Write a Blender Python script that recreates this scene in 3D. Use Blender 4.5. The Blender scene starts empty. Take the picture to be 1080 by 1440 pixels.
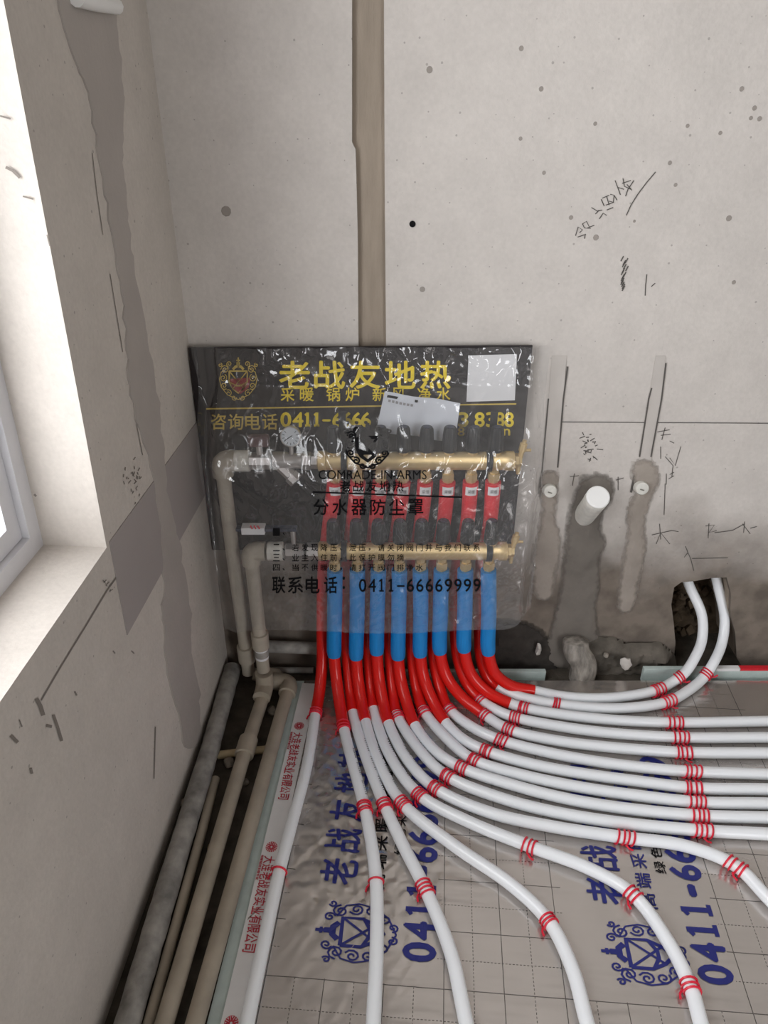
import bpy, bmesh, math, random
from mathutils import Vector, Matrix, noise
random.seed(7)
R = math.radians
C = bpy.context.scene.collection
scene = bpy.context.scene

# ------------------------------------------------------------------ camera, world, light, exposure
FPX, HCAM = 1050.0, 1.41
PITCH = math.atan(620.0 / FPX)
cam_d = bpy.data.cameras.new('camera')
cam_d.sensor_fit = 'VERTICAL'; cam_d.sensor_height = 36.0; cam_d.lens = 36.0 * FPX / 1440.0
cam_d.clip_start = 0.02
cam = bpy.data.objects.new('camera', cam_d); C.objects.link(cam)
cam.location = (0, 0, HCAM); cam.rotation_euler = (math.pi / 2 - PITCH, 0, 0)
scene.camera = cam

world = bpy.data.worlds.new('sky'); scene.world = world; world.use_nodes = True
bgn = world.node_tree.nodes['Background']
bgn.inputs[0].default_value = (0.965, 0.975, 1.0, 1); bgn.inputs[1].default_value = 11.0
scene.view_settings.view_transform = 'Standard'; scene.view_settings.look = 'None'
scene.view_settings.gamma = 1.0; scene.view_settings.use_curve_mapping = False
scene.view_settings.exposure = -0.42

def portal(name, loc, rot, sx, sy):
    l = bpy.data.lights.new(name, 'AREA'); l.shape = 'RECTANGLE'; l.size = sx; l.size_y = sy
    l.cycles.is_portal = True
    o = bpy.data.objects.new(name, l); C.objects.link(o); o.location = loc; o.rotation_euler = rot
# portals only guide the sampling of sky light through the window and the added rear opening
portal('daylight_portal_window', (-0.72, 0.25, 1.48), (0, R(-90), 0), 1.55, 1.6)
portal('daylight_portal_added_opening', (1.7, -2.25, 1.1), (R(90), 0, 0), .9, 2.2)

# ------------------------------------------------------------------ back-projection of photo points on to real planes
FWD = Vector((0, math.cos(PITCH), -math.sin(PITCH))); UP = Vector((0, math.sin(PITCH), math.cos(PITCH)))
CAM = Vector((0, 0, HCAM))
def ray(x, y): return FWD + Vector(((x - 540) / FPX, 0, 0)) - UP * ((y - 720) / FPX)
def fl(x, y, z=0.0):
    d = ray(x, y); return CAM + d * ((z - HCAM) / d.z)
YB = 1.55
def wl(x, y, Y=YB):
    d = ray(x, y); return CAM + d * (Y / d.y)
LC, LK, LZ = -0.416, 0.060, 0.012            # the left wall is a little out of square and out of plumb
LN = Vector((1, -LK, -LZ)).normalized()
def lw(x, y, off=0.0):
    d = ray(x, y); t = (LC - LK * YB + LZ * (HCAM - .9)) / (d.x - LK * d.y - LZ * d.z); return CAM + d * t + LN * off
# frame of the printed floor film (parallel to the left wall)
SK = 0.075
ST = Vector((SK, 1, 0)).normalized(); SS = Vector((ST.y, -ST.x, 0))
FILMZ = 0.0225
SO = fl(624, 1400, FILMZ)
def st(x, y, z=FILMZ):
    q = fl(x, y, z) - SO; return q.dot(SS), q.dot(ST)
def stw(s, t, z=FILMZ):
    p = SO + SS * s + ST * t; return Vector((p.x, p.y, z))

# ------------------------------------------------------------------ materials
MATS = {}
def nodes_of(m):
    m.use_nodes = True; nt = m.node_tree; return nt, nt.nodes['Principled BSDF']
def lin(c):
    return tuple(((v / 255.0) / 12.92 if v / 255.0 <= 0.04045 else ((v / 255.0 + 0.055) / 1.055) ** 2.4) for v in c)
def pm(name, col, rough=0.5, metal=0.0, var=0.0, vscale=30.0, bump=0.0, bscale=80.0, spec=0.5, coat=0.0, stretch=(1, 1, 1), srgb=True):
    if name in MATS: return MATS[name]
    m = bpy.data.materials.new(name); nt, b = nodes_of(m); N = nt.nodes; L = nt.links
    c = lin(col) if srgb else col
    b.inputs['Base Color'].default_value = (*c, 1); b.inputs['Roughness'].default_value = rough
    b.inputs['Metallic'].default_value = metal; b.inputs['Specular IOR Level'].default_value = spec
    b.inputs['Coat Weight'].default_value = coat
    if var or bump:
        tc = N.new('ShaderNodeTexCoord'); mp = N.new('ShaderNodeMapping'); mp.inputs['Scale'].default_value = stretch
        L.new(tc.outputs['Object'], mp.inputs['Vector'])
    if var:
        n = N.new('ShaderNodeTexNoise'); n.inputs['Scale'].default_value = vscale; n.inputs['Detail'].default_value = 6
        L.new(mp.outputs[0], n.inputs['Vector'])
        r = N.new('ShaderNodeMapRange'); r.inputs[1].default_value = 0.3; r.inputs[2].default_value = 0.7
        r.inputs[3].default_value = 1 - var; r.inputs[4].default_value = 1 + var
        L.new(n.outputs[0], r.inputs[0])
        mx = N.new('ShaderNodeMix'); mx.data_type = 'RGBA'; mx.blend_type = 'MULTIPLY'; mx.inputs[0].default_value = 1
        mx.inputs[6].default_value = (*c, 1); L.new(r.outputs[0], mx.inputs[7]); L.new(mx.outputs[2], b.inputs['Base Color'])
    if bump:
        n2 = N.new('ShaderNodeTexNoise'); n2.inputs['Scale'].default_value = bscale; n2.inputs['Detail'].default_value = 5
        L.new(mp.outputs[0], n2.inputs['Vector'])
        bp = N.new('ShaderNodeBump'); bp.inputs['Strength'].default_value = bump; bp.inputs['Distance'].default_value = 0.004
        L.new(n2.outputs[0], bp.inputs['Height']); L.new(bp.outputs[0], b.inputs['Normal'])
    MATS[name] = m; return m

def wall_mat(name, col, grime, grime_z, spots=True, axis=0):
    """cement plaster: cloudy tone, fine pits, damp grime with its own ragged edge near the floor"""
    m = bpy.data.materials.new(name); nt, b = nodes_of(m); N = nt.nodes; L = nt.links
    tc = N.new('ShaderNodeTexCoord')
    def nz(scale, detail=5):
        n = N.new('ShaderNodeTexNoise'); n.inputs['Scale'].default_value = scale; n.inputs['Detail'].default_value = detail
        L.new(tc.outputs['Object'], n.inputs['Vector']); return n.outputs[0]
    def mr(src, a, bb, c, d):
        r = N.new('ShaderNodeMapRange'); L.new(src, r.inputs[0])
        for i, v in enumerate((a, bb, c, d)): r.inputs[i + 1].default_value = v
        return r.outputs[0]
    def mul(a, bsock):
        x = N.new('ShaderNodeMath'); x.operation = 'MULTIPLY'; L.new(a, x.inputs[0]); L.new(bsock, x.inputs[1]); return x.outputs[0]
    v = mul(mr(nz(2.3, 3), .3, .7, .955, 1.045), mr(nz(130, 4), .25, .75, .955, 1.045))
    v = mul(v, mr(nz(14, 5), .3, .7, .96, 1.04))
    mx = N.new('ShaderNodeMix'); mx.data_type = 'RGBA'; mx.blend_type = 'MULTIPLY'; mx.inputs[0].default_value = 1
    mx.inputs[6].default_value = (*lin(col), 1); L.new(v, mx.inputs[7])
    out = mx.outputs[2]
    if grime:
        sp = N.new('ShaderNodeSeparateXYZ'); L.new(tc.outputs['Object'], sp.inputs[0])
        ad = N.new('ShaderNodeMath'); ad.operation = 'MULTIPLY_ADD'; L.new(nz(6, 6), ad.inputs[0]); ad.inputs[1].default_value = 0.34
        L.new(sp.outputs[2], ad.inputs[2])
        g = mr(ad.outputs[0], grime_z + .05, grime_z + .30, 1, 0)
        mg = N.new('ShaderNodeMix'); mg.data_type = 'RGBA'; L.new(g, mg.inputs[0]); L.new(out, mg.inputs[6])
        gm_ = N.new('ShaderNodeMix'); gm_.data_type = 'RGBA'; L.new(mr(nz(17, 7), .38, .66, 0, 1), gm_.inputs[0])
        gm_.inputs[6].default_value = (*lin(grime), 1); gm_.inputs[7].default_value = (*[c * .62 for c in lin(grime)], 1)
        L.new(gm_.outputs[2], mg.inputs[7]); out = mg.outputs[2]
    if spots:
        vo = N.new('ShaderNodeTexVoronoi'); vo.voronoi_dimensions = '2D'; vo.inputs['Scale'].default_value = 26; sx_ = N.new('ShaderNodeSeparateXYZ'); cx_ = N.new('ShaderNodeCombineXYZ'); L.new(tc.outputs['Object'], sx_.inputs[0]); L.new(sx_.outputs[axis], cx_.inputs[0]); L.new(sx_.outputs[2], cx_.inputs[1]); L.new(cx_.outputs[0], vo.inputs['Vector'])
        thr = mr(vo.outputs['Color'], .45, .95, 0, .062)
        cm = N.new('ShaderNodeMath'); cm.operation = 'LESS_THAN'; L.new(vo.outputs['Distance'], cm.inputs[0]); L.new(thr, cm.inputs[1])
        fac = N.new('ShaderNodeMath'); fac.operation = 'MULTIPLY'; L.new(cm.outputs[0], fac.inputs[0]); fac.inputs[1].default_value = .42
        ms = N.new('ShaderNodeMix'); ms.data_type = 'RGBA'; L.new(fac.outputs[0], ms.inputs[0]); L.new(out, ms.inputs[6])
        ms.inputs[7].default_value = (*lin((96, 90, 84)), 1); out = ms.outputs[2]
    L.new(out, b.inputs['Base Color']); b.inputs['Roughness'].default_value = .92; b.inputs['Specular IOR Level'].default_value = .2
    bp = N.new('ShaderNodeBump'); bp.inputs['Strength'].default_value = .35; bp.inputs['Distance'].default_value = .003
    L.new(nz(90, 6), bp.inputs['Height']); L.new(bp.outputs[0], b.inputs['Normal'])
    return m

M_back = wall_mat('plaster_back', (203, 197, 191), (130, 120, 110), 0.40)
M_left = wall_mat('plaster_left', (202, 195, 187), (150, 141, 131), -0.12, axis=1)
M_room = wall_mat('plaster_room', (158, 152, 145), None, 0, False)
M_conc = pm('rough_concrete', (104, 98, 90), .95, var=.35, vscale=18, bump=.9, bscale=45, spec=.2)
M_dirt = pm('floor_screed', (84, 78, 70), .95, var=.4, vscale=22, bump=1.0, bscale=60, spec=.2)
M_hole = pm('broken_masonry', (92, 80, 66), .97, var=.55, vscale=28, bump=1.0, bscale=40, spec=.1)
M_damp = pm('damp_cement', (118, 112, 105), .85, var=.16, vscale=12, bump=.5, bscale=60, spec=.3)
M_patch = pm('grey_filler', (176, 169, 163), .9, var=.05, vscale=9, bump=.2, bscale=90, spec=.2)
M_patch2 = pm('smooth_grey_patch', (164, 157, 154), .85, var=.03, vscale=6, bump=.08, bscale=60, spec=.2)
M_chase = pm('chase_fill', (158, 146, 132), .92, var=.10, vscale=8, bump=.35, bscale=50, spec=.2, stretch=(6, 1, 1))
M_cfill = pm('light_chase_fill', (194, 188, 182), .92, var=.07, vscale=14, bump=.25, bscale=70, spec=.2)
M_pencil = pm('pencil', (92, 88, 84), .9)
M_pencil_soft = pm('soft_pencil', (128, 121, 114), .9)
M_brass = pm('brass', (218, 192, 142), .38, metal=.6, var=.06, vscale=30)
M_nickel = pm('nickel', (196, 192, 190), .3, metal=.8)
M_black = pm('black_plastic', (24, 26, 30), .5, var=.1, vscale=60)
M_blackmetal = pm('black_painted_steel', (34, 36, 40), .45)
M_board = pm('black_board', (26, 20, 22), .35, var=.12, vscale=10)
M_yellow = pm('yellow_print', (250, 222, 36), .5)
M_gold = pm('gold_print', (214, 186, 84), .5)
M_redlogo = pm('red_print', (150, 40, 40), .5)
M_white = pm('white_paper', (232, 232, 234), .6)
M_paper = pm('glossy_paper', (214, 218, 226), .35, var=.04, vscale=20)
M_ppr = pm('ppr_beige', (176, 168, 154), .42, var=.10, vscale=25)
M_ppr_dusty = pm('ppr_dusty', (172, 162, 146), .6, var=.16, vscale=16)
M_greypipe = pm('grey_dusty_pipe', (152, 149, 144), .75, var=.38, vscale=30, bump=.6, bscale=60)
M_pvc = pm('white_pvc', (240, 240, 238), .35)
M_pvc_dirty = pm('dirty_pvc', (214, 212, 204), .5, var=.12, vscale=60)
M_pert = pm('white_pert', (244, 247, 250), .28, spec=.5)
M_redtube = pm('red_sleeve', (222, 30, 24), .25, spec=.5)
M_redfoam = pm('red_foam', (226, 38, 52), .55, var=.05, vscale=60, bump=.25, bscale=90, stretch=(3, 3, .4))
M_bluefoam = pm('blue_foam', (12, 134, 208), .5, var=.07, vscale=50, bump=.3, bscale=120, stretch=(3, 3, .25))
M_tie = pm('red_wire', (226, 36, 62), .4)
M_foam = pm('pale_green_foam', (196, 210, 206), .8, var=.08, vscale=30, bump=.2, bscale=120)
M_tape = pm('white_tape', (240, 240, 240), .4, var=.04, vscale=18)
M_redink = pm('red_ink', (196, 52, 70), .6)
M_greyink = pm('grey_ink', (150, 148, 150), .6)
M_blueink = pm('blue_ink', (34, 40, 116), .4)
M_blackink = pm('black_ink', (12, 11, 14), .7, spec=.15)
M_glassw = pm('gauge_face', (196, 202, 208), .3)
M_frame = pm('window_pvc', (214, 214, 218), .4, var=.04, vscale=20)
M_knobblue = pm('dark_blue_plastic', (46, 52, 72), .45)
M_purple = pm('maroon_plastic', (92, 66, 68), .45)
M_mortar = pm('mortar_lump_mat', (150, 142, 132), .95, var=.25, vscale=70, bump=.8, bscale=90)

def clear_sheet(name, haze, gloss, rough, col=(1, 1, 1)):
    m = bpy.data.materials.new(name); m.use_nodes = True; nt = m.node_tree; N = nt.nodes; L = nt.links
    N.clear(); out = N.new('ShaderNodeOutputMaterial')
    tr = N.new('ShaderNodeBsdfTransparent'); tr.inputs[0].default_value = (.96, .96, .96, 1)
    df = N.new('ShaderNodeBsdfDiffuse'); df.inputs[0].default_value = (*col, 1)
    gl = N.new('ShaderNodeBsdfGlossy'); gl.inputs['Roughness'].default_value = rough
    m1 = N.new('ShaderNodeMixShader'); m1.inputs[0].default_value = haze; L.new(tr.outputs[0], m1.inputs[1]); L.new(df.outputs[0], m1.inputs[2])
    lwt = N.new('ShaderNodeLayerWeight'); lwt.inputs[0].default_value = .5
    pw = N.new('ShaderNodeMath'); pw.operation = 'POWER'; L.new(lwt.outputs['Facing'], pw.inputs[0]); pw.inputs[1].default_value = 4.0
    ad = N.new('ShaderNodeMath'); ad.operation = 'MULTIPLY_ADD'; L.new(pw.outputs[0], ad.inputs[0]); ad.inputs[1].default_value = .75; ad.inputs[2].default_value = gloss
    m2 = N.new('ShaderNodeMixShader'); L.new(ad.outputs[0], m2.inputs[0]); L.new(m1.outputs[0], m2.inputs[1]); L.new(gl.outputs[0], m2.inputs[2])
    L.new(m2.outputs[0], out.inputs[0]); return m
M_bag = clear_sheet('clear_plastic_bag', .055, .09, .07)
M_glass = clear_sheet('window_glass', .01, .04, .02)

def film_mat():
    """silver-grey film with printed measuring grid (solid every unit, dashed half units) leaving the lettered bands blank"""
    m = bpy.data.materials.new('printed_silver_film'); nt, b = nodes_of(m); N = nt.nodes; L = nt.links
    tc = N.new('ShaderNodeTexCoord'); sp = N.new('ShaderNodeSeparateXYZ'); L.new(tc.outputs['Object'], sp.inputs[0])
    s, t = sp.outputs[0], sp.outputs[1]
    def mth(op, a, bb=None, c=None):
        x = N.new('ShaderNodeMath'); x.operation = op
        for i, v in enumerate((a, bb, c)):
            if v is None: continue
            if isinstance(v, (int, float)): x.inputs[i].default_value = v
            else: L.new(v, x.inputs[i])
        return x.outputs[0]
    G = .1055
    def lines(c, period, off, hw):
        f = mth('FLOORED_MODULO', mth('ADD', c, off + hw), period); return mth('LESS_THAN', f, 2 * hw)
    def dash(c): return mth('LESS_THAN', mth('FLOORED_MODULO', c, .0065), .0038)
    hw = .0008
    u = mth('FLOORED_MODULO', mth('ADD', s, .300), 5 * G)            # position inside one print repeat
    band = mth('MULTIPLY', mth('LESS_THAN', u, .288), mth('GREATER_THAN', t, .012))
    free = mth('SUBTRACT', 1.0, band)
    vs = lines(s, G, 0, hw); ht = lines(t, G * .98, -.010, hw)
    vd = mth('MULTIPLY', lines(s, G, G / 2, hw * .8), dash(t)); hd = mth('MULTIPLY', lines(t, G * .98, -.010 + G * .49, hw * .8), dash(s))
    ln = mth('MULTIPLY', mth('MAXIMUM', mth('MAXIMUM', vs, ht), mth('MAXIMUM', vd, hd)), free)
    base = mth('MULTIPLY', lines(t, 50.0, -.010, hw), 1.0)
    ln = mth('MAXIMUM', ln, base)
    nz = N.new('ShaderNodeTexNoise'); nz.inputs['Scale'].default_value = 9; nz.inputs['Detail'].default_value = 4; L.new(tc.outputs['Object'], nz.inputs['Vector'])
    mr = N.new('ShaderNodeMapRange'); L.new(nz.outputs[0], mr.inputs[0]); mr.inputs[3].default_value = .9; mr.inputs[4].default_value = 1.08
    c0 = N.new('ShaderNodeMix'); c0.data_type = 'RGBA'; c0.blend_type = 'MULTIPLY'; c0.inputs[0].default_value = 1
    c0.inputs[6].default_value = (*lin((198, 192, 187)), 1); L.new(mr.outputs[0], c0.inputs[7])
    mx = N.new('ShaderNodeMix'); mx.data_type = 'RGBA'; L.new(mth('MULTIPLY', ln, .8), mx.inputs[0]); L.new(c0.outputs[2], mx.inputs[6])
    mx.inputs[7].default_value = (.02, .02, .024, 1); L.new(mx.outputs[2], b.inputs['Base Color'])
    b.inputs['Metallic'].default_value = .72; b.inputs['Roughness'].default_value = .2
    b.inputs['Coat Weight'].default_value = .5; b.inputs['Coat Roughness'].default_value = .12
    mp = N.new('ShaderNodeMapping'); mp.inputs['Rotation'].default_value = (0, 0, R(38)); mp.inputs['Scale'].default_value = (1, 6, 1); L.new(tc.outputs['Object'], mp.inputs[0])
    n2 = N.new('ShaderNodeTexNoise'); n2.inputs['Scale'].default_value = 5; n2.inputs['Detail'].default_value = 1.5; L.new(mp.outputs[0], n2.inputs['Vector'])
    n3 = N.new('ShaderNodeTexNoise'); n3.inputs['Scale'].default_value = 60; n3.inputs['Detail'].default_value = 3; L.new(tc.outputs['Object'], n3.inputs['Vector'])
    ad = mth('MULTIPLY_ADD', n3.outputs[0], .05, n2.outputs[0])
    bp = N.new('ShaderNodeBump'); bp.inputs['Strength'].default_value = .45; bp.inputs['Distance'].default_value = .006
    L.new(ad, bp.inputs['Height']); L.new(bp.outputs[0], b.inputs['Normal']); L.new(bp.outputs[0], b.inputs['Coat Normal'])
    return m
M_film = film_mat()

# ------------------------------------------------------------------ mesh helpers
def new_obj(name, bm, mat, parent=None, smooth=False):
    me = bpy.data.meshes.new(name)
    bmesh.ops.recalc_face_normals(bm, faces=bm.faces[:])
    bm.to_mesh(me); bm.free()
    if smooth:
        me.polygons.foreach_set('use_smooth', [True] * len(me.polygons))
        try: me.set_sharp_from_angle(angle=R(smooth if smooth is not True else 45))
        except Exception: pass
    if mat: me.materials.append(mat)
    o = bpy.data.objects.new(name, me); C.objects.link(o)
    if parent: attach(o, parent)
    return o
def attach(o, parent):
    o.parent = parent
    w = Matrix.Identity(4); q = parent
    while q is not None:
        w = (q.matrix_parent_inverse @ Matrix.LocRotScale(q.location, q.rotation_euler, q.scale)) @ w if False else q_world(parent); break
    o.matrix_parent_inverse = w.inverted()
def q_world(o):
    mb = Matrix.LocRotScale(o.location, o.rotation_euler, o.scale)
    if o.parent: return q_world(o.parent) @ o.matrix_parent_inverse @ mb
    return mb
def tag(o, label, cat=None, group=None, kind=None):
    o['label'] = label
    if cat: o['category'] = cat
    if group: o['group'] = group
    if kind: o['kind'] = kind
    return o
def root(name, label, cat, loc=(0, 0, 0), group=None):
    o = bpy.data.objects.new(name, None); C.objects.link(o); o.location = loc; o.empty_display_size = .05
    return tag(o, label, cat, group)
def bm_box(bm, lo, hi, rot=None, about=None, bevel=0):
    vs = []
    for z in (lo[2], hi[2]):
        for x, y in ((lo[0], lo[1]), (hi[0], lo[1]), (hi[0], hi[1]), (lo[0], hi[1])):
            v = Vector((x, y, z))
            if rot is not None: v = rot @ (v - Vector(about)) + Vector(about)
            vs.append(bm.verts.new(v))
    f = []
    for q in ((3, 2, 1, 0), (4, 5, 6, 7), (0, 1, 5, 4), (1, 2, 6, 5), (2, 3, 7, 6), (3, 0, 4, 7)):
        f.append(bm.faces.new([vs[i] for i in q]))
    if bevel:
        es = list({e for g in f for e in g.edges}); bmesh.ops.bevel(bm, geom=es, offset=bevel, segments=2, affect='EDGES', profile=.6)
def frame_of(d):
    d = d.normalized(); a = Vector((0, 0, 1)) if abs(d.z) < .9 else Vector((1, 0, 0))
    x = d.cross(a).normalized(); return x, d.cross(x).normalized()
def bm_lathe(bm, prof, origin, axis, seg=20, flute=0.0, cap=True):
    axis = Vector(axis).normalized(); ex, ey = frame_of(axis); origin = Vector(origin); rings = []
    for r, h in prof:
        ring = []
        for i in range(seg):
            a = 2 * math.pi * i / seg; rr = r * (1 - flute * (i % 2))
            ring.append(bm.verts.new(origin + axis * h + (ex * math.cos(a) + ey * math.sin(a)) * rr))
        rings.append(ring)
    for a, b in zip(rings, rings[1:]):
        for i in range(seg): bm.faces.new((a[i], a[(i + 1) % seg], b[(i + 1) % seg], b[i]))
    if cap:
        bm.faces.new(rings[0]); bm.faces.new(rings[-1])
def catmull(pts, n=8):
    P = [Vector(p) for p in pts]
    if len(P) < 3: return P
    P = [P[0] * 2 - P[1]] + P + [P[-1] * 2 - P[-2]]; out = []
    for i in range(1, len(P) - 2):
        p0, p1, p2, p3 = P[i - 1:i + 3]
        t0 = 0; t1 = t0 + max((p1 - p0).length, 1e-6) ** .5; t2 = t1 + max((p2 - p1).length, 1e-6) ** .5; t3 = t2 + max((p3 - p2).length, 1e-6) ** .5
        for k in range(n):
            t = t1 + (t2 - t1) * k / n
            a1 = p0 * ((t1 - t) / (t1 - t0)) + p1 * ((t - t0) / (t1 - t0)); a2 = p1 * ((t2 - t) / (t2 - t1)) + p2 * ((t - t1) / (t2 - t1)); a3 = p2 * ((t3 - t) / (t3 - t2)) + p3 * ((t - t2) / (t3 - t2))
            b1 = a1 * ((t2 - t) / (t2 - t0)) + a2 * ((t - t0) / (t2 - t0)); b2 = a2 * ((t3 - t) / (t3 - t1)) + a3 * ((t - t1) / (t3 - t1))
            out.append(b1 * ((t2 - t) / (t2 - t1)) + b2 * ((t - t1) / (t2 - t1)))
    out.append(P[-2]); return out
def bm_tube(bm, path, rad, seg=14, cap=True, jitter=0.0):
    path = [Vector(p) for p in path]; n = len(path); rings = []; ex = None
    for i, p in enumerate(path):
        d = (path[min(i + 1, n - 1)] - path[max(i - 1, 0)]).normalized()
        if ex is None: ex, ey = frame_of(d)
        else:
            ex = (ex - d * ex.dot(d)).normalized()
        ey = d.cross(ex)
        r = rad(i / (n - 1)) if callable(rad) else rad
        ring = []
        for k in range(seg):
            a = 2 * math.pi * k / seg
            q = p + (ex * math.cos(a) + ey * math.sin(a)) * r
            if jitter: q += noise.noise_vector(q * 40) * jitter
            ring.append(bm.verts.new(q))
        rings.append(ring)
    for a, b in zip(rings, rings[1:]):
        for k in range(seg): bm.faces.new((a[k], a[(k + 1) % seg], b[(k + 1) % seg], b[k]))
    if cap: bm.faces.new(rings[0][::-1]); bm.faces.new(rings[-1])
def bm_poly(bm, pts, thick, nrm):
    """polygon (any outline) extruded by -nrm*thick"""
    nrm = Vector(nrm)
    vs = [bm.verts.new(p) for p in pts]
    es = [bm.edges.new((vs[i], vs[(i + 1) % len(vs)])) for i in range(len(vs))]
    r = bmesh.ops.triangle_fill(bm, use_beauty=True, use_dissolve=False, edges=es)
    fs = [g for g in r['geom'] if isinstance(g, bmesh.types.BMFace)]
    e = bmesh.ops.extrude_face_region(bm, geom=fs)
    bmesh.ops.translate(bm, vec=-nrm * thick, verts=[g for g in e['geom'] if isinstance(g, bmesh.types.BMVert)])
def bm_ribbon(bm, line, w, mapf):
    """2-D polyline -> flat strip of width w, points mapped to 3-D"""
    P = [Vector((p[0], p[1])) for p in line]; n = len(P); prev = None
    for i, p in enumerate(P):
        d = P[min(i + 1, n - 1)] - P[max(i - 1, 0)]
        if d.length < 1e-9: d = Vector((1, 0))
        d.normalize(); q = Vector((-d.y, d.x)) * (w / 2)
        a, b = bm.verts.new(mapf(*(p + q))), bm.verts.new(mapf(*(p - q)))
        if prev: bm.faces.new((prev[0], prev[1], b, a))
        prev = (a, b)
def text_obj(name, body, mapf, box, mat, parent, bold=0.0, rot=0, sub=None, space=1.0, fit=True, shear=0.0):
    """lettering as flat mesh; its bounding box is fitted to box=(u0,v0,u1,v1) and mapped by mapf(u,v)->world"""
    cu = bpy.data.curves.new(name, 'FONT'); cu.body = body; cu.size = 1.0; cu.space_character = space
    cu.resolution_u = 3; cu.shear = shear
    o = bpy.data.objects.new(name, cu); C.objects.link(o)
    dg = bpy.context.evaluated_depsgraph_get(); dg.update()
    me = bpy.data.meshes.new_from_object(o.evaluated_get(dg)); bpy.data.objects.remove(o); bpy.data.curves.remove(cu)
    bm = bmesh.new(); bm.from_mesh(me); bpy.data.meshes.remove(me)
    if not bm.verts: bm.free(); return None
    x0 = min(v.co.x for v in bm.verts); x1 = max(v.co.x for v in bm.verts); y0 = min(v.co.y for v in bm.verts); y1 = max(v.co.y for v in bm.verts)
    lay = bm.verts.layers.int.new('lay')
    if bold:
        src = [(tuple(v.co), v.index) for v in bm.verts]; bm.verts.ensure_lookup_table(); polys = [[v.index for v in f.verts] for f in bm.faces]
        for li, (dx, dy) in enumerate(((bold, 0), (-bold, 0), (0, bold), (0, -bold))):
            nv = [bm.verts.new((c[0] + dx, c[1] + dy, 0)) for c, _ in src]
            for q in nv: q[lay] = li + 1
            for f in polys: bm.faces.new([nv[i] for i in f])
    if sub:
        for _ in range(3):
            es = [e for e in bm.edges if e.calc_length() > sub]
            if not es: break
            bmesh.ops.subdivide_edges(bm, edges=es, cuts=1); bmesh.ops.triangulate(bm, faces=bm.faces[:])
    o_ = mapf(box[0], box[1]); nrm = (mapf(box[2], box[1]) - o_).cross(mapf(box[0], box[3]) - o_).normalized()
    for v in bm.verts:
        a = (v.co.x - x0) / max(x1 - x0, 1e-6); b = (v.co.y - y0) / max(y1 - y0, 1e-6)
        v.co = mapf(box[0] + a * (box[2] - box[0]), box[1] + b * (box[3] - box[1])) + nrm * (v[lay] * .00016)
    return new_obj(name, bm, mat, parent)
def one_obj(mapf, box, mat, parent, w=.17):
    """figure 1 with flag and foot"""
    x0, y0, x1, y1 = box; W_1 = (x1 - x0); H_1 = (y1 - y0); q = (x0 + x1) / 2; bm = bmesh.new(); t = w * H_1
    bm_ribbon(bm, [(q, y0), (q, y1)], t, mapf); bm_ribbon(bm, [(x0, y0 + t * .42), (x1, y0 + t * .42)], t * .84, mapf); bm_ribbon(bm, [(x0, y1 - H_1 * .2), (q - t * .1, y1 - H_1 * .07)], t * .8, mapf)
    return new_obj('lettering', bm, mat, parent)
def emblem_lines():
    """crest: shield with crossed diagonals, helmet and crown on top, leaf scrolls at both sides; unit box -1..1"""
    L = []
    sh = [(-.42, .35), (.42, .35), (.42, -.12), (.25, -.42), (0, -.62), (-.25, -.42), (-.42, -.12), (-.42, .35)]
    L.append((sh, .075)); L.append(([(-.42, .35), (.25, -.42)], .05)); L.append(([(.42, .35), (-.25, -.42)], .05))
    L.append(([(-.42, -.14), (-.1, -.3), (.1, -.3), (.42, -.14)], .07))
    L.append(([(-.25, .42), (-.12, .55), (.12, .55), (.25, .42)], .12)); L.append(([(0, .5), (0, .95)], .07))
    L.append(([(-.09, .82), (.09, .82)], .06)); L.append(([(-.08, .68), (.08, .68)], .12))
    for sx in (-1, 1):
        for cx, cy, r0, turns, ph in ((.62, .42, .2, 1.6, 0), (.7, .05, .18, 1.5, 2), (.66, -.3, .17, 1.5, 4), (.45, -.62, .16, 1.4, 1), (.2, -.82, .13, 1.3, 3), (.42, .66, .14, 1.4, 5), (.85, .62, .1, 1.2, 2)):
            pts = []
            for k in range(15):
                f = k / 14; a = ph + f * turns * 2 * math.pi; r = r0 * (1 - .85 * f); pts.append((sx * (cx + r * math.cos(a)), cy + r * math.sin(a)))
            L.append((pts, .038))
        L.append(([(sx * .45, .5), (sx * .8, .3), (sx * .88, 0), (sx * .8, -.35), (sx * .5, -.7), (0, -.9)], .035))
    return L
def emblem(name, mapf, cu, cv, su, sv, mat, parent, lines=None, wm=1.0):
    bm = bmesh.new()
    for pts, w in (lines or emblem_lines()):
        bm_ribbon(bm, pts, w * wm, lambda a, b: mapf(cu + a * su, cv + b * sv))
    return new_obj(name, bm, mat, parent)

# ------------------------------------------------------------------ the setting
XR, YR, ZC = 2.9, -2.2, 2.75
bm = bmesh.new(); bm_box(bm, (-1.0, YR - .2, -.12), (XR + .2, YB + .3, 0))
floor = tag(new_obj('floor', bm, M_dirt), 'dark rough cement subfloor showing beside the pipes and along the wall base', 'floor', kind='structure')
bm = bmesh.new(); bm_box(bm, (-1.0, YR - .2, ZC), (XR + .2, YB + .3, ZC + .12))
tag(new_obj('ceiling', bm, M_room), 'plain pale ceiling above the room', 'ceiling', kind='structure')

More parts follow.
